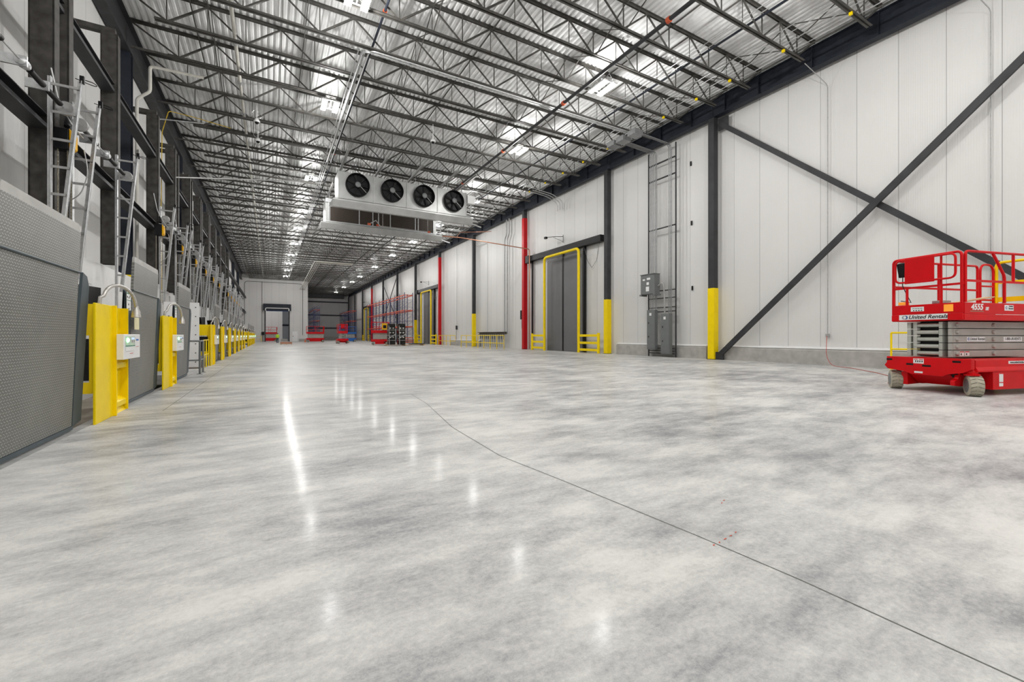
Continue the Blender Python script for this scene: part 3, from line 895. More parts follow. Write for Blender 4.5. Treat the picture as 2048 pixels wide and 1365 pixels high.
# ---------------------------------------------------------------- lamps
def make_light():
    t = thing('high_bay_light', 'x', 'ceiling light', (0, 0, 0), 0, 'high bay lamps under the roof')
    for s in (-1, 1):
        h = MB().box(s * .27 - .12, s * .27 + .12, -.56, .56, .02, .09).build('housing', 'white', t)
        MB().box(s * .27 - .09, s * .27 + .09, -.45, .45, -.005, .02).build('lens', 'lamp', h)
    m = MB()
    for y in (-.45, .45):
        m.box(-.45, .45, y - .02, y + .02, .09, .12)
        m.box(-.02, .02, -.45, .45, .09, .12)
        m.tube([(-.3, y, .1), (0, y, .45)], .006, 5); m.tube([(.3, y, .1), (0, y, .45)], .006, 5); m.tube([(0, y, .45), (0, y, 1.44)], .006, 5)
    m.build('hanger', 'galv', t)
    return t
row1 = [(2.55, y) for y in (-7.5, -.5, 6.6, 14.84, 22.58, 33.71, 42.9, 50.0, 58.6, 67, 75, 83, 91.5)] + [(.6, 103.2)]  # last lamp is added behind the partition to brighten the space there
row2 = [(13.1, y) for y in (-7.5, -.5, 6.6, 14.87, 22.4)] + [(14.9, y) for y in (33.0, 41.6, 50.5, 60.4, 72, 85.15, 94.28, 105.6, 119.0)]  # final entry is an added lamp that lifts the dim far bay
hl = make_light()
for i, (x_, y_) in enumerate(row1 + row2):
    if 0 <= i < 3 or 13 <= i < 16:
        pass
    o = hl if i == 0 else copy_tree(hl)
    o.location = (x_, y_, 12.42)
    if i < 14: o['label'] = 'glowing twin-strip high bay lamp of the left row, %s along the row' % ordw(i + 1)
    else: o['label'] = 'glowing twin-strip high bay lamp of the right row, %s along the row' % ordw(i - 13)
    ld = bpy.data.lights.new('lamp_glow', 'POINT')
    ld.energy = LAMP_WATT * (1.0 if y_ < 70 else 0.8)
    ld.shadow_soft_size = .10
    ld.color = (1.0, .985, .955)
    lo = bpy.data.objects.new('lamp_glow', ld)
    COL.objects.link(lo)
    lo.location = (x_, y_, 12.05)
    la = bpy.data.lights.new('lamp_downlight', 'AREA')
    la.shape = 'RECTANGLE'; la.size = .7; la.size_y = .9
    la.energy = ld.energy * .26
    la.color = (1.0, .985, .955)
    lb_ = bpy.data.objects.new('lamp_downlight', la)
    COL.objects.link(lb_)
    lb_.location = (x_, y_, 12.40)

# small yellow clips on the joist chords
for k in range(12):
    o = MB((17.9, JY[k], 12.66)).box(17.86, 17.94, JY[k] - .05, JY[k] + .05, 12.60, 12.70).build('cable_clip', 'yellow')
    o.location = (17.9, JY[k], 12.66)
    tag(o, 'small yellow cable clip under the %s roof joist near the cold store wall' % ordw(k + 1), 'clip', 'yellow clips on the joists')
# dome cameras
dc = None
for x_, y_, lb in ((-.59, 25.7, 'small white dome camera under a joist near the dock side, nearer one'), (-.59, 28.2, 'small white dome camera near the dock side, farther one'), (8.06, 23.4, 'small white dome camera above the fan unit in mid hall')):
    if dc is None:
        dc = thing('dome_camera', lb, 'camera', (0, 0, 0), 0, 'dome cameras under the joists')
        MB().lathe((0, 0, 0), 'z', [(0, .09), (-.08, .13), (-.1, .15), (-.16, .14)], 16).build('housing', 'white', dc, True)
        MB().lathe((0, 0, -.16), 'z', [(0, .10), (-.05, .08), (-.09, .03)], 16).build('dome', 'black', dc, True)
        MB().tube([(0, 0, 0), (0, 0, 1.44)], .02, 6).build('stem', 'white', dc)
        MB().tube(arc((0, 0, .25), .22, 0, 330, 16, 'xz'), .012, 6).build('cable_loop', 'screen' if False else 'galv', dc)
        o = dc
    else: o = copy_tree(dc)
    o.location = (x_, y_, 12.4); o['label'] = lb

# ---------------------------------------------------------------- evaporator fan units
def make_evap(front):
    t = thing('fan_unit' , 'x', 'cooling unit', (0, 0, 0), 0, 'ceiling cooling units')
    X0, X1 = 0.0, 8.9
    bay = (X1 - X0) / 4
    m = MB(); m.box(X0, X1, .02, 1.55, .0, 1.80)
    m.build('housing', 'casing', t)
    if front:
        for i in range(4):
            a = X0 + i * bay
            m = MB()
            m.box(a + .02, a + bay - .02, -.03, .02, .03, 1.78)
            m.box(a, a + .05, -.07, .0, 0, 1.8); m.box(a + bay - .05, a + bay, -.07, .0, 0, 1.8)
            m.build('face_panel', 'casing', t, bevel=.006)
            c = (a + bay / 2 + .05, 0, .98)
            f = MB()
            n = 36
            R = .74
            prof_ = [(-.03, R), (-.38, R), (-.41, R - .02), (-.38, R - .04), (-.02, R - .05)]
            ax = Vector((0, 1, 0))
            vs = []
            for d, r in prof_:
                vs += [(c[0] + r * math.cos(2 * PI * k / n), d, c[2] + r * math.sin(2 * PI * k / n)) for k in range(n)]
            f.add(vs, [(j * n + k, j * n + (k + 1) % n, (j + 1) * n + (k + 1) % n, (j + 1) * n + k) for j in range(len(prof_) - 1) for k in range(n)])
            f.cyl((c[0], -.032, c[2]), (c[0], -.045, c[2]), R - .02, 36)
            fan = f.build('fan', 'black', t, True)
            b = MB()
            for k in range(7):
                an = 2 * PI * k / 7 + i * .3
                pts = []
                for r, tw in ((.2, .0), (R - .07, .0)):
                    for da, dy in ((-.22, -.18), (.22, -.10)):
                        pts.append((c[0] + r * math.cos(an + da * (.6 if r > .4 else 1)), dy, c[2] + r * math.sin(an + da * (.6 if r > .4 else 1))))
                b.add(pts, [(0, 1, 3, 2)])
            b.build('fan_blade', 'rubber', fan)
            MB().lathe((c[0], -.30, c[2]), 'y', [(0, .17), (-.06, .18), (-.09, .15), (-.10, .05)], 24).build('motor_hub', 'elec', fan, True)
            m = MB()
            for an in (-.9,): m.beam((c[0] + .16, -.34, c[2] - .10), (c[0] + R * .74, -.36, c[2] - R * .66), .035, .02)
            m.build('motor_strut', 'galvdull', fan)
    m = MB()
    # sloping drip tray
    pan = [(X0 - .32, -.35), (X1 + .45, -.35)]
    m.prism([(-.16, -.04), (-.16, -.12), (-.02, -.54), (.12, -.54), (2.0, -.04)], 'x', X0 - .34, X1 + .5)
    m.build('drip_tray', 'casing', t, bevel=.01)
    if not front:
        fw = bay * 1.0
        xs = [.35, 2.15, 3.0, 3.55, 4.6, 6.55, 8.55]
        m = MB()
        m.box(.35, 8.6, -.02, .02, .08, 1.5)
        m.build('coil_block', 'coil', t)
        m = MB()
        for x in (.2, 2.45, 3.5, 3.95, 4.9, 7.0, 7.25, 8.62): m.box(x, x + .07, -.06, .0, .05, 1.55)
        m.box(X0, X1, -.08, .0, 0, .08); m.box(X0, X1, -.08, 0, 1.5, 1.8)
        m.build('coil_frame', 'galv', t)
    m = MB()
    if front:
        m.box(X1 + .05, X1 + .65, -.15, .2, 1.0, 1.6)
        m.build('junction_box', 'white', t, bevel=.02)
    m = MB()
    m.tube(rounded([(X1 + .1, .4, .2), (X1 + .5, .4, .2), (X1 + .5, .4, -.3), (X1 + 1.4, .4, -.5)], .15), .06, 8)
    m.tube(rounded([(X1 + .1, .8, .5), (X1 + .7, .8, .5), (X1 + .7, .8, 1.3), (X1 + 2.6, .8, 1.3)], .15), .05, 8)
    m.tube(rounded([(X1 + .1, 1.1, .9), (X1 + .9, 1.1, .9), (X1 + .9, 1.1, 1.5), (X1 + 2.6, 1.1, 1.5)], .15), .05, 8)
    m.build('pipework', 'galv', t, True)
    m = MB()
    for x in (.3, 2.7, 5.1, 7.5, 8.6):
        for y in (.15, 1.4): m.tube([(x, y, 1.8), (x, y, 2.5)], .012, 6)
    m.build('hanging_rod', 'galv', t)
    for x in (.3, 2.6, 4.9, 7.3, 8.7):
        m = MB(); m.box(x - .06, x + .06, -2.3, 3.0, 2.28, 2.30); m.box(x - .06, x - .045, -2.3, 3.0, 2.3, 2.4); m.box(x + .045, x + .06, -2.3, 3.0, 2.3, 2.4)
        m.build('support_channel', 'galvdull', t)
    return t
ev = make_evap(True); ev.location = (3.80, 29.4, 10.05)
ev['label'] = 'large grey ceiling cooling unit with four black round fans facing the viewer'; ev.name = 'fan_unit'
ev2 = make_evap(False); ev2.location = (3.72, 35.8, 10.05)
ev2['label'] = 'grey ceiling cooling unit behind the fans, showing its dark brown coil'
sb = pipe('sprinkler_pipe', 'grey sprinkler branch with orange couplings hanging under the brown coil', 'sprinkler pipe', [(6.0, 30.8, 9.0), (6.6, 31.5, 9.5), (7.4, 33.8, 9.7), (11.4, 33.8, 9.7)], .035, 'galvdull')
for cx, cy, cz in ((7.2, 33.6, 9.7), (11.3, 33.8, 9.7), (6.0, 30.8, 9.0)):
    x, y, z = cx - 6.0, cy - 30.8, cz - 9.0
    MB().lathe((x, y, z), 'x', [(-.1, .04), (-.1, .075), (.1, .075), (.1, .04)], 10).box(x - .03, x + .03, y - .12, y + .12, z - .03, z + .03).build('pipe_coupling', 'orangefit', sb)
MB().tube([(5.2, 3.0, .7), (5.2, 3.0, 3.8)], .012, 6).tube([(1.6, 3.0, .7), (1.6, 3.0, 3.8)], .012, 6).build('hanging_rod', 'galvdull', sb)

for k in range(3):
    pipe('conduit', 'bright conduit hooking down to the wall above the nearest freezer door, %s' % ordw(k + 1), 'conduit', [(17.6, 27.6 + .35 * k, 12.45), (19.2, 27.6 + .35 * k, 12.3), (20.2, 27.6 + .35 * k, 11.9), (20.2, 27.6 + .35 * k, 11.3)], .03, 'galv', rad=.3, group='conduits hooking down above the freezer door')
# copper line to the wall
pipe('copper_pipe', 'copper pipe running from the cooling units to the wall and down beside the red column', 'pipe', [(12.9, 36.6, 10.15), (14.9, 36.0, 10.1), (20.05, 32.5, 8.95), (20.05, 32.35, 8.8), (20.05, 32.35, 0.05)], .045, 'copper', rad=.1)
pipe('copper_pipe', 'thin copper branch zigzagging near the cold store wall below the girder', 'pipe', [(14.9, 36.6, 10.3), (15.6, 37.6, 11.0), (17.2, 37.6, 11.2), (18.6, 37.0, 11.3)], .03, 'copper', rad=.1)

# ---------------------------------------------------------------- freezer doors with yellow goal posts
def make_freezer_door():
    t = thing('freezer_door', 'x', 'freezer door', (0, 0, 0), 0, 'grey freezer doors in the cold store wall')
    X = 20.5
    m = MB(); m.box(X - .02, X + .08, 2.85, 7.85, 0, 8.0); m.build('door_frame', 'curtain2', t)
    MB().box(X - .08, X - .02, 3.05, 5.42, .02, 7.55).build('door_leaf', 'curtain', t)
    MB().box(X - .08, X - .02, 5.60, 7.75, .02, 7.55).build('door_leaf', 'curtain', t)
    MB().box(X - .10, X - .02, 5.42, 5.60, .02, 7.95).build('centre_seal', 'black', t)
    MB().box(X - .22, X - .02, 2.70, 2.86, .02, 7.9).build('edge_seal', 'black', t)
    m = MB(); m.cyl((X - .12, 2.97, .05), (X - .12, 2.97, 7.75), .09, 12); m.build('roller_tube', 'curtain2', t, True)
    MB().box(X - .10, X - .02, 10.05, 10.22, 0.5, 7.9).build('edge_seal', 'black', t)
    MB().box(X - .08, X + .05, 8.0, 10.0, 7.1, 7.8).build('wall_patch', 'curtain2', t) if False else None
    MB().box(X - .35, X + .05, .75, 10.4, 7.88, 8.35).build('header_track', 'black', t, bevel=.01)
    MB().box(X - .45, X + .0, 10.15, 10.75, 7.75, 8.4).build('drive_motor', 'steel', t, bevel=.02)
    MB().tube([(X - .3, 2.6, 7.85), (X - .3, 2.2, 6.7), (X - .3, 1.7, 6.15), (X - .3, 1.2, 6.6), (X - .3, .9, 7.8)], .012, 6).build('loop_cable', 'black', t, True)
    MB().tube([(X - .3, 2.6, 7.85), (X - .3, 2.1, 6.5), (X - .3, 1.6, 6.0), (X - .3, 1.15, 6.5), (X - .3, .9, 7.8)], .008, 6).build('loop_cable', 'galvdull', t, True)
    m = MB(); m.tube([(X, 5.6, 9.2), (X - .55, 6.2, 9.25), (X - .75, 6.9, 9.3)], .022, 6); m.tube([(X, 5.6, 8.8), (X - .55, 6.2, 9.2)], .015, 6); m.tube([(X, 5.6, 9.35), (X, 5.6, 8.7)], .02, 6)
    m.build('sensor_arm', 'black', t)
    MB().box(X - .85, X - .65, 6.85, 7.1, 9.2, 9.36).build('sensor_head', 'black', t)
    return t
def make_goalpost():
    t = thing('goal_post_guard', 'x', 'door guard', (0, 0, 0), 0, 'yellow goal posts in front of freezer doors')
    X = 19.9
    MB().tube(rounded([(X, 2.85, 0), (X, 2.85, 7.72), (X, 7.4, 7.72), (X, 7.4, 0)], .35, 6), .105, 14).build('hoop', 'yellow', t, True)
    for a, b, rp in ((.65, 2.75, .65), (7.5, 9.3, 9.3)):
        nm = 'side_rail'
        for z in (.22, .72, 1.25): MB().box(X - .05, X + .05, a, b, z - .085, z + .085).build(nm, 'yellow', t, bevel=.01)
        MB().tube([(X, rp, 0), (X, rp, 1.43)], .105, 12).build('end_post', 'yellow', t, True)
    return t
fd = make_freezer_door(); gpst = make_goalpost()
for i, (y, wh) in enumerate(((22.35, 'nearest of the three'), (55.8, 'second along the wall, right of the racking'), (100.6, 'farthest, beyond the long racking'))):
    o = fd if i == 0 else copy_tree(fd)
    o.location = (0, y, 0); o['label'] = 'tall grey two-leaf freezer door with black header, %s' % wh
    o = gpst if i == 0 else copy_tree(gpst)
    o.location = (0, y, 0); o['label'] = 'yellow goal-post guard with side rails, %s' % wh

# ---------------------------------------------------------------- electrical gear on the cold store wall
t = thing('strut_frame', 'tall dark strut frame holding the conduits on the cold store wall', 'strut frame', (20.15, 17.7, 0))
for y in (-1.02, .99): MB().box(-.03, .03, y - .03, y + .03, 0, 12.3).build('upright', 'steel', t)
for z in (11.5, 10.55, 7.6, 3.9, 3.45, 2.9, 2.66, .5, .35, .2):
    MB().box(-.055, .05, -1.0, .97, z - .025, z + .025).build('crossbar', 'steel', t)
for (y, z) in ((-.9 - .8, 10.9), (-1.75, 7.55), (-1.8, 3.9)): MB().box(.38, .43, y - .04, y + .04, z - .12, z + .12).build('wall_bracket', 'black', t)
for g, ysx, zb, gl in (('a', [18.48, 18.36, 18.24, 18.12, 18.02], 2.75, 'left'), ('b', [17.12, 17.02, 16.93], 2.5, 'right')):
    for k, y in enumerate(ysx):
        pts = [(20.08, y, zb), (20.08, y, 12.28 - .02 * k), (17.7, y - .03, 12.35 - .02 * k)]
        o = MB((20.08, y, zb)).tube(rounded(pts, .3, 5), .026, 8).build('conduit', 'conduit', None, True)
        o.location = (20.08, y, zb)
        tag(o, 'bright vertical conduit in the %s group above the electrical panels, %s from the left' % (gl, ordw(k + 1)), 'conduit', 'conduits above the electrical panels')
for k, (x_, y_) in enumerate(((17.4, 17.1), (17.4, 18.0), (17.4, 18.75))):
    t = thing('pull_box', 'grey pull box hanging under the joists above the panels, %s' % ('nearest', 'middle', 'farthest')[k], 'electrical box', (x_, y_, 12.2), 0, 'pull boxes under the joists')
    MB().box(-.3, .3, -.28, .28, 0, .26).build('body', 'conduit', t, bevel=.01)
    MB().box(-.31, .31, -.29, .29, -.02, 0).build('cover', 'conduit', t)
t = thing('transformer', 'grey transformer cabinet with white labels, mounted above the two panels', 'transformer', (19.95, 18.25, 3.72))
MB().box(-.38, .08, -.52, .54, 0, 1.16).build('enclosure', 'elec', t, bevel=.012)
MB().box(-.42, .08, -.55, .57, 1.16, 1.19).build('top_cover', 'elec', t)
for y, z, a, b in ((.28, .86, .09, .045), (-.08, .9, .13, .06), (-.02, .62, .09, .08), (.0, .3, .12, .14)):
    MB().box(-.386, -.38, y - a, y + a, z - b, z + b).build('label', 'white', t)
MB().box(-.40, .08, -.6, -.4, -.1, 0).box(-.40, .08, .45, .62, -.1, 0).build('mounting_bracket', 'elec', t)
MB().tube(rounded([(-.1, -.54, .45), (-.1, -.8, .6), (-.05, -.92, .5), (0, -.92, -.1), (.05, -.92, -1.2)], .12), .045, 10).build('flexible_conduit', 'galvdull', t, True)
for nm, y, z0, z1, lb in (('l', 18.25, .42, 2.78, 'tall grey electrical panel, left one under the transformer'), ('r', 17.19, .17, 2.52, 'tall grey electrical panel, right one, set slightly lower')):
    t = thing('electrical_panel', lb, 'electrical panel', (19.95, y, z0), 0, 'tall electrical panels')
    h = z1 - z0
    MB().box(-.1, .145, -.31, .31, 0, h).build('enclosure', 'elec', t, bevel=.008)
    d = MB().box(-.115, -.1, -.28, .28, .05, h - .05).build('door', 'elec', t, bevel=.004)
    MB().box(-.12, -.115, -.06, .1, h - .34, h - .18).build('label', 'white', d)
    MB().box(-.13, -.115, .14, .18, h * .65, h * .65 + .1).build('latch', 'black', d)
    MB().box(-.13, -.115, .14, .18, h * .3, h * .3 + .1).build('latch', 'black', d)
# drops with outlets on the near part of the wall
for y, zt_, zb, lb in ((9.2, 11.84, 1.32, 'thin grey conduit dropping down the wall to an outlet above the red cord'), (4.5, 11.9, 1.2, 'thin grey conduit dropping down the wall behind the red scissor lift')):
    t = thing('wall_conduit', lb, 'conduit', (20.5, y, 0), 0, 'conduit drops on the cold store wall')
    MB().tube(rounded([(-1.1, y * .0 + .35, 12.6), (0, 0, zt_), (0, 0, zb)], .15), .016, 8).build('drop', 'galvdull', t, True)
    MB().box(-.05, .05, -.06, .06, zb - .14, zb).build('outlet_box', 'galvdull', t)
pipe('extension_cord', 'thin red extension cord hanging from the wall outlet and trailing to the scissor lift', 'cord', [(20.44, 9.2, 1.22), (20.3, 9.15, .95), (20.15, 9.1, .4), (19.9, 8.8, .02), (19.2, 7.8, .012), (17.5, 6.4, .012), (15.8, 5.3, .012), (14.0, 4.9, .012)], .010, 'cord', 6, .3)
# more wall fittings
pipe('conduit', 'slender conduit loop on the wall above the pipe manifold', 'conduit', [(20.52, 41.8, 1.2), (20.52, 41.8, 11.3), (20.3, 44.0, 11.3)], .02, 'galvdull')
pipe('conduit', 'slender conduit dropping to a valve left of the yellow-footed column', 'conduit', [(20.52, 50.5, 12.3), (20.52, 50.5, 2.6)], .018, 'galvdull')
t = thing('wall_valve', 'small dark valve cluster at the foot of the slender conduit', 'valve', (20.45, 50.5, 2.0))
MB().box(-.06, .1, -.12, .12, 0, .5).build('body', 'steel', t, bevel=.02)
MB().tube([(0, 0, 0), (0, 0, -1.7)], .02, 6).build('riser', 'steel', t)
t = thing('control_box', 'black control box on the wall just left of the nearest red column', 'control box', (20.45, 34.25, 2.75))
MB().box(-.1, .12, -.25, .25, 0, .85).build('body', 'black', t, bevel=.02)
MB().tube([(0, .15, 0), (0, .1, -.8), (0, .0, -1.2)], .015, 6).build('cable', 'black', t)

# pipe manifold behind the thin yellow rail
t = thing('pipe_manifold', 'brown underfloor pipe manifold with rows of valves by the white wall', 'manifold', (20.2, 39.8, 0))
for z, r in ((1.50, .07), (1.40, .05)):
    MB().tube([(0 if r > .06 else -.12, -3.1, z), (0 if r > .06 else -.12, 3.2, z)], r, 10).build('header_pipe', 'brown', t, True)
MB().box(-.22, .05, -3.0, 3.3, 1.56, 1.62).build('bracket_shelf', 'brown', t)
for k in range(24):
    y = -2.8 + k * .245
    m = MB().tube([(-.10, y, 1.4), (-.10, y, .9)], .045, 6).box(-.14, -.06, y - .035, y + .035, 1.15, 1.25).tube([(-.10, y, .9), (-.04, y, .05)], .016, 6)
    m.build('valve_branch', 'steel' if k % 2 else 'galvdull', t)
m = MB()
for y in (-3.1, -2.55):
    m.tube(rounded([(0, y, 1.5), (0, y, 10.7), (.0, y - .4, 11.2), (-.0, y - .4, 12.6)], .2), .07, 10)
m.build('riser_pipe', 'galvdull', t, True)

# thin yellow guardrails along the wall
def guardrail(label, path, zt=1.25, zm=.55, grp='thin yellow guardrails by the wall'):
    o0 = path[0]
    t = thing('guardrail', label, 'guardrail', (o0[0], o0[1], 0), 0, grp)
    rel = [(a - o0[0], b - o0[1]) for a, b in path]
    for z, n_ in ((zt, 'top_rail'), (zm, 'mid_rail')):
        MB().tube([(a, b, z) for a, b in rel], .034, 8).build(n_, 'yellow', t, True)
    for (a, b), (c, d) in zip(rel, rel[1:]):
        L_ = math.hypot(c - a, d - b); k_ = max(1, round(L_ / 1.4))
        for k in range(k_):
            x_, y_ = a + (c - a) * k / k_, b + (d - b) * k / k_
            p = MB().tube([(x_, y_, 0), (x_, y_, zt)], .034, 8).box(x_ - .06, x_ + .06, y_ - .06, y_ + .06, 0, .012)
            p.build('post', 'yellow', t, True)
    a, b = rel[-1]
    MB().tube([(a, b, 0), (a, b, zt)], .025, 8).build('post', 'yellow', t, True)
guardrail('thin yellow guardrail boxed around the brown pipe manifold', [(20.1, 43.3), (18.1, 43.3), (18.2, 39.2), (18.15, 33.6)])
guardrail('thin yellow guardrail next to the red column, right of the second freezer door', [(19.7, 54.8), (19.7, 50.7), (20.4, 50.7)])
guardrail('low yellow guardrail by the curb, half hidden behind the red scissor lift', [(20.0, 6.9), (20.0, 3.0)], 1.35, .75)

# crossed wall braces
t = thing('wall_brace', 'dark diagonal brace rising from the yellow column foot up to the right', 'brace', (20.18, 14.1, 0), 0, 'crossed braces on the cold store wall')
MB().beam((0, 0, .12), (0, -13.3, 12.55), .24, .11, (1, 0, 0)).build('brace_bar', 'steel', t)
MB().box(-.06, .06, -.35, .1, 0.0, .4).build('gusset_plate', 'steel', t)
t = thing('wall_brace', 'dark diagonal brace falling from the column top down to the right', 'brace', (20.38, 14.05, 0), 0, 'crossed braces on the cold store wall')
MB().beam((-.05, 0, 12.25), (-.05, -13.3, .35), .22, .09, (1, 0, 0)).build('brace_bar', 'steel', t)
MB().box(-.06, .0, -.45, .1, 11.9, 12.5).build('gusset_plate', 'steel', t)
t = thing('wall_brace', 'slim dark knee brace pair high on the wall behind the long racking', 'brace', (20.2, 84, 0))
MB().beam((0, -5.3, 11.9), (0, 5.2, 4.5), .08, .12, (1, 0, 0)).build('brace_bar', 'steel', t)
MB().beam((-.15, 5.3, 11.9), (-.15, -5.2, 4.5), .08, .12, (1, 0, 0)).build('brace_bar', 'steel', t)

# ---------------------------------------------------------------- scissor lifts
def scissor_lift(label, loc, rz, mat='red', detail=2, W=.66, L=2.7, sc=1.0, extra=None):
    t = thing('scissor_lift', label, 'scissor lift', loc, rz, None)
    t.scale = (sc, sc, sc)
    # chassis, local x runs away from the end that faces the viewer
    CW = W + .12
    m = MB()
    m.add([(-.12, CW, .76), (-.12, CW, .62), (-.12, CW + .05, .55), (-.12, CW - .02, .47), (-.12, .42, .43), (-.12, .28, .38), (-.12, -.30, .37), (-.12, -.42, .43), (-.12, -CW + .14, .47), (-.12, -CW, .55), (-.12, -CW, .77),
           (0, CW, .76), (0, CW, .62), (0, CW + .05, .55), (0, CW - .02, .47), (0, .42, .43), (0, .28, .38), (0, -.30, .37), (0, -.42, .43), (0, -CW + .14, .47), (0, -CW, .55), (0, -CW, .77)],
          [tuple(range(11)), tuple(range(21, 10, -1))] + [(i, (i + 1) % 11, 11 + (i + 1) % 11, 11 + i) for i in range(11)])
    m.box(0, L, -.46, .46, .42, .74)
    ch = m.build('chassis', mat, t, bevel=.008)
    m = MB()
    for s in (-1, 1):
        m.prism([(s * .46, .76), (s * CW, .74), (s * CW, .60), (s * (CW + .04), .53), (s * (CW + .04), .50), (s * .46, .50)], 'x', .02, L)
        m.prism([(.48, .5), (.48, .13), (L - .5, .13), (L - .5, .5)], 'y', s * (CW - .36), s * (CW + .03))
    m.build('side_tray', mat, t, bevel=.006)
    m = MB(); m.prism([(0.0, .4), (.3, .16), (.48, .16), (.48, .4)], 'y', -.4, .4)
    m.build('underbody', mat, t)
    for x in (.08, L - .26):
        for s in (-1, 1):
            cy = s * (CW - .06)
            k = MB()
            prof_ = [(-.11, .06), (-.11, .19), (-.095, .215), (.095, .215), (.11, .19), (.11, .06)]
            k.lathe((0, 0, 0), 'y', prof_, 32)
            wh = k.build('wheel', 'tyre', t, True, loc=(x, cy, .215))
            if x < 1: wh.rotation_euler = (0, 0, math.radians(44))
            if detail >= 2:
                g = MB()
                for j in range(16):
                    a = 2 * PI * j / 16
                    for s2 in (-1, 1):
                        g.beam((.2165 * math.cos(a), s2 * .01, .2165 * math.sin(a)), (.2165 * math.cos(a + .16), s2 * .10, .2165 * math.sin(a + .16)), .010, .004)
                g.build('tread_groove', 'rubber', wh)
            for s2 in (-1, 1): MB().lathe((0, s2 * .10, 0), 'y', [(0, .15), (s2 * .013, .14), (s2 * .016, .05)], 20).build('wheel_hub', 'elec', wh, True)
    if detail >= 2:
        m = MB(); m.prism([(-.16, .20), (.0, .18), (.12, .42), (.0, .46), (-.06, .34), (-.16, .30)], 'y', -.46, -.54).build('steering_arm', mat, t, bevel=.01)
        MB().prism([(.0, .12), (.45, .14), (.45, .40), (.0, .42)], 'y', .42, .55).build('steering_arm', mat, t, bevel=.01)
        MB().lathe((.06, -CW + .08, .42), 'z', [(0, .12), (.03, .13), (.05, .09), (.10, .09), (.12, .07)], 16).build('kingpin_cap', mat, t, True)
        MB().box(-.02, .14, -.52, -.40, .36, .45).build('motor_block', 'black', t, bevel=.02)
        m = MB()
        for y, z, a in ((.72, .69, .06), (.30, .60, .07), (-.02, .58, .08), (-.55, .70, .07)):
            m.box(-.124, -.119, y - a, y + a, z - .02, z + .02)
        m.build('slot', 'black', ch)
        def sticker(y, z, a, b):
            s_ = MB().box(-.124, -.12, y - a, y + a, z - b, z + b).build('safety_label', 'white', ch)
            q = MB().box(-.126, -.124, y - a * .9, y - a * .1, z + b * .5, z + b * .8).box(-.126, -.124, y + a * .1, y + a * .9, z + b * .5, z + b * .8); q.build('label_band', 'signred', s_)
            q = MB()
            for k in range(4): q.box(-.126, -.124, y - a * .8 + k * a * .4, y - a * .8 + k * a * .4 + a * .2, z - b * .5, z + b * .25)
            q.build('pictogram', 'ink', s_)
        sticker(.13, .68, .10, .055)
        MB().box(-.124, -.119, .05, .21, .41 , .45).build('logo_plate', 'white', ch)
    # scissor stack: five closed arm pairs
    z0, z1, nb = .79, 1.56, 5
    dz = (z1 - z0) / nb
    for k in range(nb):
        a, b = z0 + k * dz, z0 + (k + 1) * dz - .012
        for y in (.40, .28, -.20, -.36):
            y2 = y - .075 if y > 0 else y - .065
            m = MB().box(-.05, L - .25, y2, y, a, b)
            m.build('scissor_arm', 'armgrey' if abs(y + .36) > .01 else 'armtan', t, bevel=.006 if detail >= 2 else 0)
        MB().box(.00, L - .25, -.43, -.425, a + .008, b - .004).build('arm_side_plate', 'armtan', t) if detail >= 2 else None
        MB().cyl((-.02 if k % 2 else 0.0, .26, (a + b) / 2), (-.02 if k % 2 else 0.0, -.2, (a + b) / 2), .042, 12).build('pivot_tube', 'armgrey', t, True)
        if detail >= 2:
            for x in (.10, 1.22, 2.3):
                MB().lathe((x, -.43, (a + b) / 2), 'y', [(0, .045), (-.02, .045), (-.035, .035), (-.04, .015)], 14).build('pivot_pin', 'armtan', t, True)
    MB().box(.05, L - .3, -.15, .2, z0, z1).build('lift_cylinder', 'black', t)
    # platform
    pb = MB(); pb.box(-.10, L, -W, W, 1.57, 1.62)
    pb.prism([(-.10, 1.57), (-.10, 1.69), (L, 1.69), (L, 1.57)], 'y', -W - .01, -W + .03)
    pb.prism([(-.10, 1.57), (-.10, 1.69), (L, 1.69), (L, 1.57)], 'y', W - .03, W + .01)
    pb.box(-.14, -.10, -W, W, 1.58, 1.72)
    pf = pb.build('platform', mat, t, bevel=.006)
    m = MB(); m.box(-.13, -.10, -W, W, 1.725, 1.94); m.box(-.10, L, -W - .01, -W + .015, 1.70, 1.935); m.box(-.10, L, W - .015, W + .01, 1.70, 1.935)
    m.build('toe_board', mat, t, bevel=.004)
    R_ = .026
    def tubep(nm, pts, rad=.09, r=R_): return MB().tube(rounded(pts, rad), r, 10).build(nm, mat, t, True)
    ZT, ZM = 3.0, 2.39
    tubep('rail_frame', [(-.06, -W, 1.94), (-.06, -W, ZT), (-.06 + 1.2, -W, ZT), (L, -W, ZT), (L, -W, 1.94)])
    LF = 2.76 if detail >= 2 else L
    tubep('rail_frame', [(-.06, W, 1.94), (-.06, W, ZT), (LF, W, ZT), (LF, W, 1.94)])
    tubep('rail_frame', [(-.11, -W + .03, 1.94), (-.11, -W + .03, ZT), (-.11, W - .02, ZT), (-.11, W - .02, 1.94)])
    for y, e in ((-W, L), (W, LF)): MB().beam((-.06, y, ZM), (e, y, ZM), .03, .045).build('mid_rail', mat, t)
    MB().beam((-.11, -W, 2.33), (-.11, W, 2.33), .03, .045).build('mid_rail', mat, t)
    for y in (.36, -.28): MB().tube([(-.11, y, 1.94), (-.11, y, 2.34)], R_, 8).build('rail_post', mat, t, True)
    MB().tube([(-.11, -.28, 2.3), (-.11, -.28, ZT)], R_ * .8, 8).build('rail_post', mat, t, True)
    tubep('rail_post', [(.75, -W, ZT), (1.12, -W, 2.52), (1.12, -W, 1.94)], .08)
    MB().tube([(1.40, -W, ZT), (1.40, -W, ZM)], R_, 8).build('rail_post', mat, t, True)
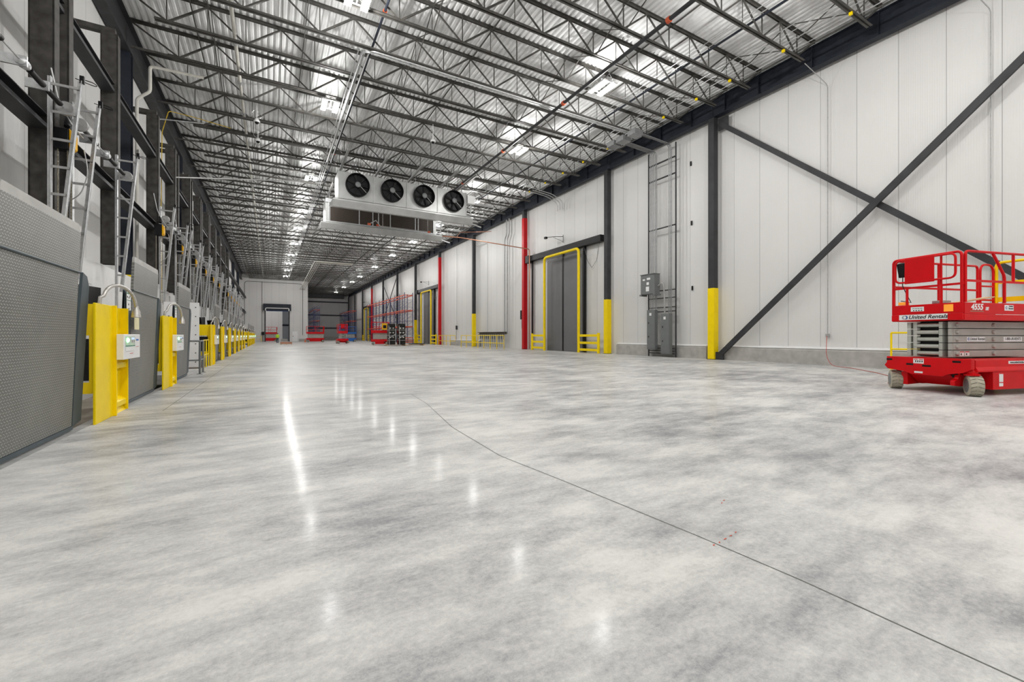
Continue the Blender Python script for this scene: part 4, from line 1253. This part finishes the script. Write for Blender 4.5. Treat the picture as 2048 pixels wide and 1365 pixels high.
    MB().tube([(1.4, W, ZT), (1.4, W, 1.94)], R_, 8).build('rail_post', mat, t, True)
    # end loop with tool board
    tubep('gate_loop', [(-.17, -W + .1, 2.75), (-.17, -W + .1, 2.46), (-.17, W - .1, 2.46), (-.17, W - .1, 2.97), (-.17, -W + .1, 2.97), (-.17, -W + .1, 2.75)], .12, .022)
    MB().box(-.19, -.175, -.20, .36, 2.42, 2.99).build('board', mat, t, bevel=.004)
    if detail >= 2:
        tubep('gate_frame', [(2.86, W, 1.9), (2.86, W, 3.05), (3.34, W, 3.05), (3.34, W, 1.9)], .2)
        MB().beam((2.86, W, 2.5), (3.34, W, 2.5), .03, .04).beam((2.86, W, 2.15), (3.34, W, 2.15), .03, .04).build('gate_bar', mat, t)
        m = MB().tube(rounded([(3.38, W - .04, 1.9), (3.38, W - .04, 3.1), (3.38, -W + .04, 3.1), (3.38, -W + .04, 1.9)], .12), .034, 10)
        m.box(3.365, 3.395, -W + .04, W - .04, 2.56, 2.62)
        m.build('end_gate', 'yellow', t, True)
        MB().box(3.36, 3.40, -W + .04, W - .04, 2.10, 2.22).build('end_beam', 'yellow', t)
        MB().prism([(-.18, 2.90), (-.06, 2.94), (-.02, 2.66), (-.10, 2.58)], 'y', .38, .54).build('control_unit', 'black', t, bevel=.015)
        MB().tube([(-.12, .44, 2.6), (-.13, .44, 2.4), (-.10, .38, 2.2), (-.08, .30, 2.0), (-.08, .5, 2.05)], .01, 6).build('control_cable', 'black', t, True)
        MB().box(-.10, .0, .38, .55, 1.95, 2.02).build('beacon', 'amber', t, bevel=.01)
        MB().box(-.135, -.13, -.50, -.34, 1.76, 1.91).build('reflector', 'amber', t)
        # lettering
        pl = MB().box(-.146, -.14, -.41, .50, 1.60, 1.72).build('name_plate', 'white', t, bevel=.003)
        RE = (PI / 2, 0, -PI / 2)
        lettering('lettering', 'United Rentals', .115, 'ink', pl, (-.148, -.05, 1.66), RE, .0008, .28, .002, 1.05)
        MB().cyl((-.147, .40, 1.66), (-.149, .40, 1.66), .04, 18).build('logo_disc', 'logogrey', pl)
        MB().cyl((-.149, .365, 1.66), (-.151, .365, 1.66), .042, 18).build('logo_disc', 'logoblue', pl)
        MB().cyl((-.151, .38, 1.66), (-.153, .38, 1.66), .030, 18).build('logo_disc', 'white', pl)
        lb = MB().box(-.136, -.13, .02, .27, 1.79, 1.89).build('safety_label', 'white', t)
        q = MB()
        for k in range(4): q.box(-.138, -.136, .05 + .05 * k, .075 + .05 * k, 1.80, 1.82); q.box(-.138, -.136, .05 + .05 * k, .09 + .05 * k, 1.85, 1.86)
        q.build('pictogram', 'ink', lb)
        RS = (PI / 2, 0, 0)
        lettering('lettering', '4555', .17, 'white', t, (.26, -W - .013, 1.84), RS, .0008, .2, .006, 1.05)
        lettering('lettering', 'SE', .09, 'white', t, (.56, -W - .013, 1.81), RS, .0008, .2, .004, 1.1)
        MB().box(.06, .46, -W - .013, -W - .011, 1.745, 1.765).build('stripe', 'copper', t)
        b2 = MB().box(1.10, 1.38, -W - .016, -W - .010, 1.78, 1.90).build('name_plate', 'white', t)
        lettering('lettering', 'United\nRentals', .05, 'ink', b2, (1.29, -W - .018, 1.85), RS, .0006, .2, .001)
        MB().cyl((1.16, -W - .017, 1.84), (1.16, -W - .018, 1.84), .032, 16).build('logo_disc', 'logoblue', b2)
        MB().cyl((1.165, -W - .018, 1.84), (1.165, -W - .019, 1.84), .020, 16).build('logo_disc', 'white', b2)
        ya = -.431
        zc = z0 + 2.5 * dz
        b3 = MB().box(.40, .96, ya - .003, ya, zc - .05, zc + .045).build('name_plate', 'white', t)
        lettering('lettering', 'United Rentals', .085, 'ink', b3, (.72, ya - .004, zc), RS, .0006, .25, .001, .92)
        MB().cyl((.45, ya - .004, zc), (.45, ya - .005, zc), .032, 16).build('logo_disc', 'logoblue', b3)
        MB().cyl((.455, ya - .005, zc), (.455, ya - .006, zc), .018, 16).build('logo_disc', 'white', b3)
        b4 = MB().box(1.55, 2.15, ya - .003, ya, zc - .055, zc + .045).build('name_plate', 'white', t)
        lettering('lettering', '1-800-UR-RENTS', .085, 'ink', b4, (1.85, ya - .004, zc), RS, .0006, .0, .001, .85)
        for x in (.18, .34):
            b5 = MB().box(x, x + .13, ya - .003, ya, z0 + .025, z0 + .12).build('safety_label', 'white', t)
            MB().box(x, x + .13, ya - .004, ya - .003, z0 + .10, z0 + .12).build('label_band', 'signred', b5)
            MB().box(x + .03, x + .06, ya - .004, ya - .003, z0 + .04, z0 + .08).build('pictogram', 'ink', b5)
        yb = -CW - .001
        b6 = MB().box(1.0, 1.62, yb - .004, yb, .655, .715).build('name_plate', 'white', t)
        lettering('lettering', 'www.unitedrentals.com', .055, 'ink', b6, (1.31, yb - .006, .687), RS, .0006, 0, .0012)
        yb = -CW - .031
        for x, z, a, b in ((.66, .37, .06, .10), (.66, .24, .06, .045)):
            b7 = MB().box(x, x + 2 * a, yb - .003, yb, z - b, z + b).build('safety_label', 'white', t)
            MB().box(x, x + 2 * a, yb - .004, yb - .003, z + b - .02, z + b).build('label_band', 'signred', b7)
        MB().cyl((1.5, yb, .38), (1.5, yb - .02, .38), .05, 16).build('round_latch', mat, t)
    return t
main_lift = scissor_lift('big red scissor lift with its platform lowered, standing at the right by the white wall', (12.72, 3.72, 0), math.radians(-15), 'red', 2, L=3.4)
t = main_lift
o = MB((0, 0, 0)).beam((-.6, 0, -.06), (.6, 0, .10), .18, .025).build('wood_plank', 'wood')
R15 = Matrix.Rotation(math.radians(-15), 4, 'Z')
o.location = Vector((12.72, 3.72, 0)) + R15 @ Vector((1.15, -.10, 2.03)); o.rotation_euler = (0, 0, math.radians(-15))
tag(o, 'loose pine plank lying on the platform of the big red scissor lift', 'plank')
q = thing('tool_case', 'small grey tool case on the platform of the big red scissor lift', 'case', Vector((12.72, 3.72, 0)) + R15 @ Vector((.75, .22, 1.625)), math.radians(-15))
MB().box(-.12, .12, -.1, .1, 0, .36).build('body', 'galvdull', q, bevel=.01)
MB().box(-.13, .13, -.11, .11, .36, .43).build('lid', 'galvdull', q, bevel=.01)
# far lifts
scissor_lift('red scissor lift seen side-on beside the left edge of the grey far bay', (8.9, 89.7, 0), math.radians(180), 'red', 1, L=2.9)
scissor_lift('red scissor lift facing the viewer at the middle of the far hall', (9.85, 70.6, 0), math.radians(88), 'red', 1, L=2.6)
scissor_lift('blue scissor lift parked behind the far red one', (12.0, 89.8, 0), math.radians(2), 'blue', 1, L=2.9)
scissor_lift('red scissor lift standing inside the tall opening at the far end', (1.15, 102.8, 0), math.radians(180), 'red', 1, L=2.6)
scissor_lift('red scissor lift with a yellow tool board, right in front of the long racking', (13.6, 57.6, 0), math.radians(168), 'red', 1, L=2.1)
t = thing('tool_board', 'yellow board hung on the rails of the lift near the racking', 'board', (13.0, 56.75, 2.0))
MB().box(-.35, .35, -.02, .02, 0, .85).build('board', 'hoist_yellow', t, bevel=.01)
MB().box(-.2, .2, -.03, -.02, .2, .6).build('window', 'black', t)

# ---------------------------------------------------------------- wrapped goods on pallet by the racking
for k, (x_, y_, lb, mt) in enumerate(((12.9, 52.9, 'black machine wrapped in clear film on the pallet, left one', 'wrapwhite'), (14.0, 52.4, 'black film-wrapped machine on the pallet, right one', 'wrap'))):
    t = thing('wrapped_machine', lb, 'wrapped machine', (x_, y_, .14), 0, 'wrapped machines near the racking')
    m = MB(); m.box(-.42, .42, -.4, .4, 0, 2.55)
    m.build('body', 'wrap', t, bevel=.05)
    m = MB()
    for z in (.5, 1.1, 1.75): m.box(-.44, .44, -.42, .42, z, z + .04)
    m.beam((-.44, -.43, .7), (.44, -.43, 1.3), .02, .08); m.beam((-.30, -.43, .0), (-.36, -.43, 2.3), .02, .06)
    m.build('film_fold', 'wrapwhite', t)
    m = MB()
    for a in (-.2, .15):
        for z in (.9, 1.45, 2.0): m.box(a - .09, a + .09, -.425, -.40, z - .08, z + .08)
    m.build('panel_openings', mt if mt == 'wrapwhite' else 'offwhite', t)
t = thing('pallet', 'long low timber pallet under the wrapped machines', 'pallet', (14.6, 53.2, 0), -.03)
for k in range(5): MB().box(-2.4, 2.6, -.8 + k * .38, -.55 + k * .38, .10, .13).build('board', 'wood', t)
for x in (-2.2, 0, 2.3): MB().box(x - .08, x + .08, -.8, .97, 0, .10).build('bearer', 'wood', t)
t = thing('flat_bundle', 'dark flat bundle of steel lying on the pallet right of the machines', 'bundle', (16.2, 53.3, .135), -.03)
MB().box(-.9, .9, -.5, .5, 0, .10).build('sheet_stack', 'navy', t)
t = thing('traffic_cone', 'orange cone standing near the lower racking end', 'cone', (14.9, 54.9, 0))
MB().lathe((0, 0, 0), 'z', [(0, .2), (.02, .2), (.03, .13), (.68, .03), (.7, .0)], 16).build('body', 'cone', t, True)
t = thing('traffic_cone', 'orange cone beside the far left scissor lift', 'cone', (5.8, 89.9, 0))
MB().lathe((0, 0, 0), 'z', [(0, .2), (.02, .2), (.03, .13), (.68, .03), (.7, .0)], 16).build('body', 'cone', t, True)

# ---------------------------------------------------------------- pallet racking
def rack(label, x0, x1, ystart, bays, pitch, zt, levels, reach=None):
    t = thing('pallet_rack', label, 'pallet rack', ((x0 + x1) / 2, ystart, 0), 0, 'blue and orange pallet racks')
    hw = (x1 - x0) / 2
    proto = None
    for k in range(bays + 1):
        y = k * pitch
        if proto is None:
            proto = bpy.data.objects.new('upright_frame', None); COL.objects.link(proto)
            m = MB()
            for x in (-hw, hw): m.box(x - .045, x + .045, -.04, .04, 0, zt)
            z = .3; s = 1; 
            while z < zt - .5:
                m.box(-hw, hw, -.02, .02, z, z + .04)
                m.beam((-s * hw, 0, z), (s * hw, 0, z + 1.0), .03, .03, (0, 1, 0)); z += 1.05
            me = m
            bpy.data.objects.remove(proto)
            proto = me.build('upright_frame', 'rackblue', t)
            proto.location = (0, y, 0)
        else:
            c = proto.copy(); COL.objects.link(c); c.parent = t; c.location = (0, y, 0)
    bproto = None
    for z in levels:
        for k in range(bays):
            for x in (-hw, hw):
                if bproto is None:
                    bproto = MB().box(-.03, .03, .05, pitch - .05, -.09, .09).build('cross_beam', 'orange', t)
                    bproto.location = (x, k * pitch, z)
                else:
                    c = bproto.copy(); COL.objects.link(c); c.parent = t; c.location = (x, k * pitch, z)
    # orange beams stacked across the near end
    for z in (.25, .55, .9):
        MB().box(-hw - .05, hw + .05, -.12, -.05, z - .06, z + .06).build('end_beam', 'orange', t)
    for z in levels:
        MB().box(-hw, hw, -.1, -.04, z - .05, z + .05).build('end_beam', 'orange', t)
    return t
rack('long tall blue pallet rack with orange beams along the cold store wall', 17.65, 18.9, 64.2, 10, 2.85, 7.75, (7.35, 5.05, 2.6))
rack('distant blue pallet rack with orange beams beyond the last freezer door', 17.65, 18.9, 113.0, 7, 2.75, 8.0, (7.45, 4.9))
rack('blue pallet rack half hidden behind the white partition edge', 9.2, 10.4, 112.0, 6, 2.75, 8.3, (7.4, 4.8))

# ---------------------------------------------------------------- far end
t = thing('door_hood', 'black roll-up door hood with white tube frame over the far opening', 'door hood', (1.35, YP, 0))
MB().box(-2.55, 2.45, -.8, -.02, 6.35, 7.7).build('hood', 'navy', t, bevel=.03)
MB().tube(rounded([(-2.2, -.5, .0), (-2.2, -.5, 6.35), (-2.2, -.85, 6.9), (2.1, -.85, 6.9), (2.1, -.5, 6.35), (2.1, -.5, 0)], .3), .10, 10).build('frame_tube', 'steel', t, True)
MB().tube(rounded([(-2.15, -.9, 6.3), (-2.15, -.9, 6.82), (2.05, -.9, 6.82), (2.05, -.9, 6.3)], .3), .09, 10).build('frame_tube', 'white', t, True)
MB().box(-2.0, 1.95, -.45, -.35, 6.2, 6.65).build('door_curtain', 'logoblue', t)
door1 = tag(MB().box(4.06, 5.06, YP - .03, YP, 0.02, 2.12).build('door_1', 'white'), kind='structure')
MB().box(4.13, 4.23, YP - .09, YP - .03, 1.0, 1.18).build('door_handle', 'black', door1)
t = thing('control_box', 'black control box standing left of the tall far opening', 'control box', (-1.25, YP - .25, 0))
MB().box(-.25, .25, -.15, .15, 1.35, 2.0).build('body', 'black', t, bevel=.02)
MB().box(-.05, .05, -.05, .05, 0, 1.35).build('stand', 'steel', t)
guardrail('pale yellow guardrail left of the tall far opening', [(-3.2, 98.6), (-1.5, 98.6), (-1.5, 100.1)], 1.1, .55, 'guardrails at the far end')
for z, lb in ((10.9, 'top'), (7.1, 'middle'), (3.4, 'lowest')):
    o = MB((14, YE - .15, z)).box(XP, XE - .5, YE - .25, YE - .05, z - .16, z + .16).build('wall_girt', 'navy'); o.location = (14, YE - .15, z)
    tag(o, 'dark horizontal girt on the grey far wall, %s of the three' % lb, 'girt', 'girts on the far wall')
for z in (9.6, 4.1):
    o = MB((3.5, YE - .15, z)).box(1.6, 6.7, YE - .25, YE - .05, z - .2, z + .2).build('wall_girt', 'navy'); o.location = (3.5, YE - .15, z)
    tag(o, 'dark girt seen through the far opening, %s one' % ('upper' if z > 5 else 'lower'), 'girt', 'girts through the far opening')
t = thing('far_ductwork', 'dark horizontal duct along the top of the grey far wall', 'duct', (14, 131, 11.9))
MB().box(-6.5, 4.5, -.8, .8, 0, 1.9).build('duct_body', 'steel', t)
pipe('conduit', 'thin conduit framing the top and left side of the white partition', 'conduit', [(-4.4, 100.3, 3.5), (-4.4, 100.3, 12.1), (1.0, 100.3, 12.1), (6.0, 100.3, 12.1), (6.0, 100.3, 1.3)], .035, 'steel', rad=.6)
pipe('conduit', 'thin conduit dropping left of the tall far opening', 'conduit', [(-1.4, 100.35, 12.2), (-1.4, 100.35, 2.1)], .03, 'steel')
t = thing('concrete_block', 'pale low concrete block inside the tall far opening', 'block', (2.6, 101.6, 0))
MB().box(-.6, .6, -.4, .4, 0, .55).build('body', 'conc', t, bevel=.03)
t = thing('timber_pallet', 'low reddish pallet load on the floor right of the person', 'pallet', (1.95, 66.5, 0), -.05)
MB().box(-.7, .7, -.5, .5, .12, .36).build('load', 'copper', t)
MB().box(-.75, .75, -.55, .55, 0.09, .12).build('deck_board', 'wood', t)
for x in (-.65, 0, .65): MB().box(x - .05, x + .05, -.55, .55, 0, .09).build('bearer', 'wood', t)

# ---------------------------------------------------------------- person in the distance
def person(loc, h=1.66):
    t = thing('person', 'person in a lime high-visibility top and dark trousers, walking in the far hall', 'person', loc, 2.9)
    k = h / 1.75
    def blob(m, pts, n=12):
        m.tube([p for p, r in pts], [r for p, r in pts], n)
    me = bpy.data.meshes.new('body')
    V = [(0, 0, .95), (0, 0, 1.15), (0, .01, 1.38), (0, .02, 1.50), (0, .02, 1.60), (0, .02, 1.72),
         (.20, 0, 1.42), (.27, -.02, 1.14), (.24, -.10, .90), (.23, -.13, .80),
         (-.20, 0, 1.42), (-.28, .0, 1.14), (-.27, -.06, .89), (-.27, -.09, .80),
         (.10, 0, .88), (.12, -.07, .50), (.12, .03, .09), (.12, -.14, .04),
         (-.10, 0, .88), (-.11, .06, .50), (-.11, .14, .10), (-.11, 0, .04)]
    E_ = [(0, 1), (1, 2), (2, 3), (3, 4), (4, 5), (2, 6), (6, 7), (7, 8), (8, 9), (2, 10), (10, 11), (11, 12), (12, 13), (0, 14), (14, 15), (15, 16), (16, 17), (0, 18), (18, 19), (19, 20), (20, 21)]
    Rr = [.16, .145, .17, .06, .09, .09, .065, .05, .035, .03, .065, .05, .035, .03, .10, .07, .045, .04, .10, .07, .045, .04]
    me.from_pydata([(a * k, b * k, c * k) for a, b, c in V], E_, [])
    o = bpy.data.objects.new('body', me); COL.objects.link(o); o.parent = t
    me.materials.append(MT['skin'])
    sk = o.modifiers.new('skin', 'SKIN')
    for i, r in enumerate(Rr):
        me.skin_vertices[0].data[i].radius = (r * k, r * k)
    me.skin_vertices[0].data[0].use_root = True
    o.modifiers.new('sub', 'SUBSURF').levels = 1
    m = MB(); blob(m, [((0, 0, .90 * k), .19 * k), ((0, 0, 1.1 * k), .185 * k), ((0, .01, 1.3 * k), .215 * k), ((0, .01, 1.43 * k), .19 * k), ((0, .015, 1.5 * k), .09 * k)])
    for s in (-1, 1): blob(m, [((s * .17 * k, 0, 1.43 * k), .085 * k), ((s * .27 * k, -.01, 1.16 * k), .068 * k), ((s * .25 * k, -.08, .92 * k), .055 * k)], 8)
    m.build('high_visibility_top', 'hivis', t, True)
    m = MB(); blob(m, [((0, 0, 1.0 * k), .17 * k), ((0, 0, .86 * k), .17 * k)])
    blob(m, [((.09 * k, 0, .92 * k), .11 * k), ((.12 * k, -.07 * k, .5 * k), .082 * k), ((.12 * k, .03 * k, .09 * k), .062 * k)], 8)
    blob(m, [((-.09 * k, 0, .92 * k), .11 * k), ((-.11 * k, .06 * k, .5 * k), .082 * k), ((-.11 * k, .13 * k, .09 * k), .062 * k)], 8)
    m.build('trousers', 'denim', t, True)
    MB().lathe((0, .03 * k, 1.66 * k), 'z', [(0, .10 * k), (.05 * k, .115 * k), (.10 * k, .08 * k), (.12 * k, .01)], 12).build('hair', 'hair', t, True)
    for s, y in ((1, -.04), (-1, .06)): MB().box(s * .12 * k - .05, s * .12 * k + .05, y - .16, y + .12, 0, .08).build('shoe', 'black', t, bevel=.02)
    return t
person((1.12, 83.5, 0))
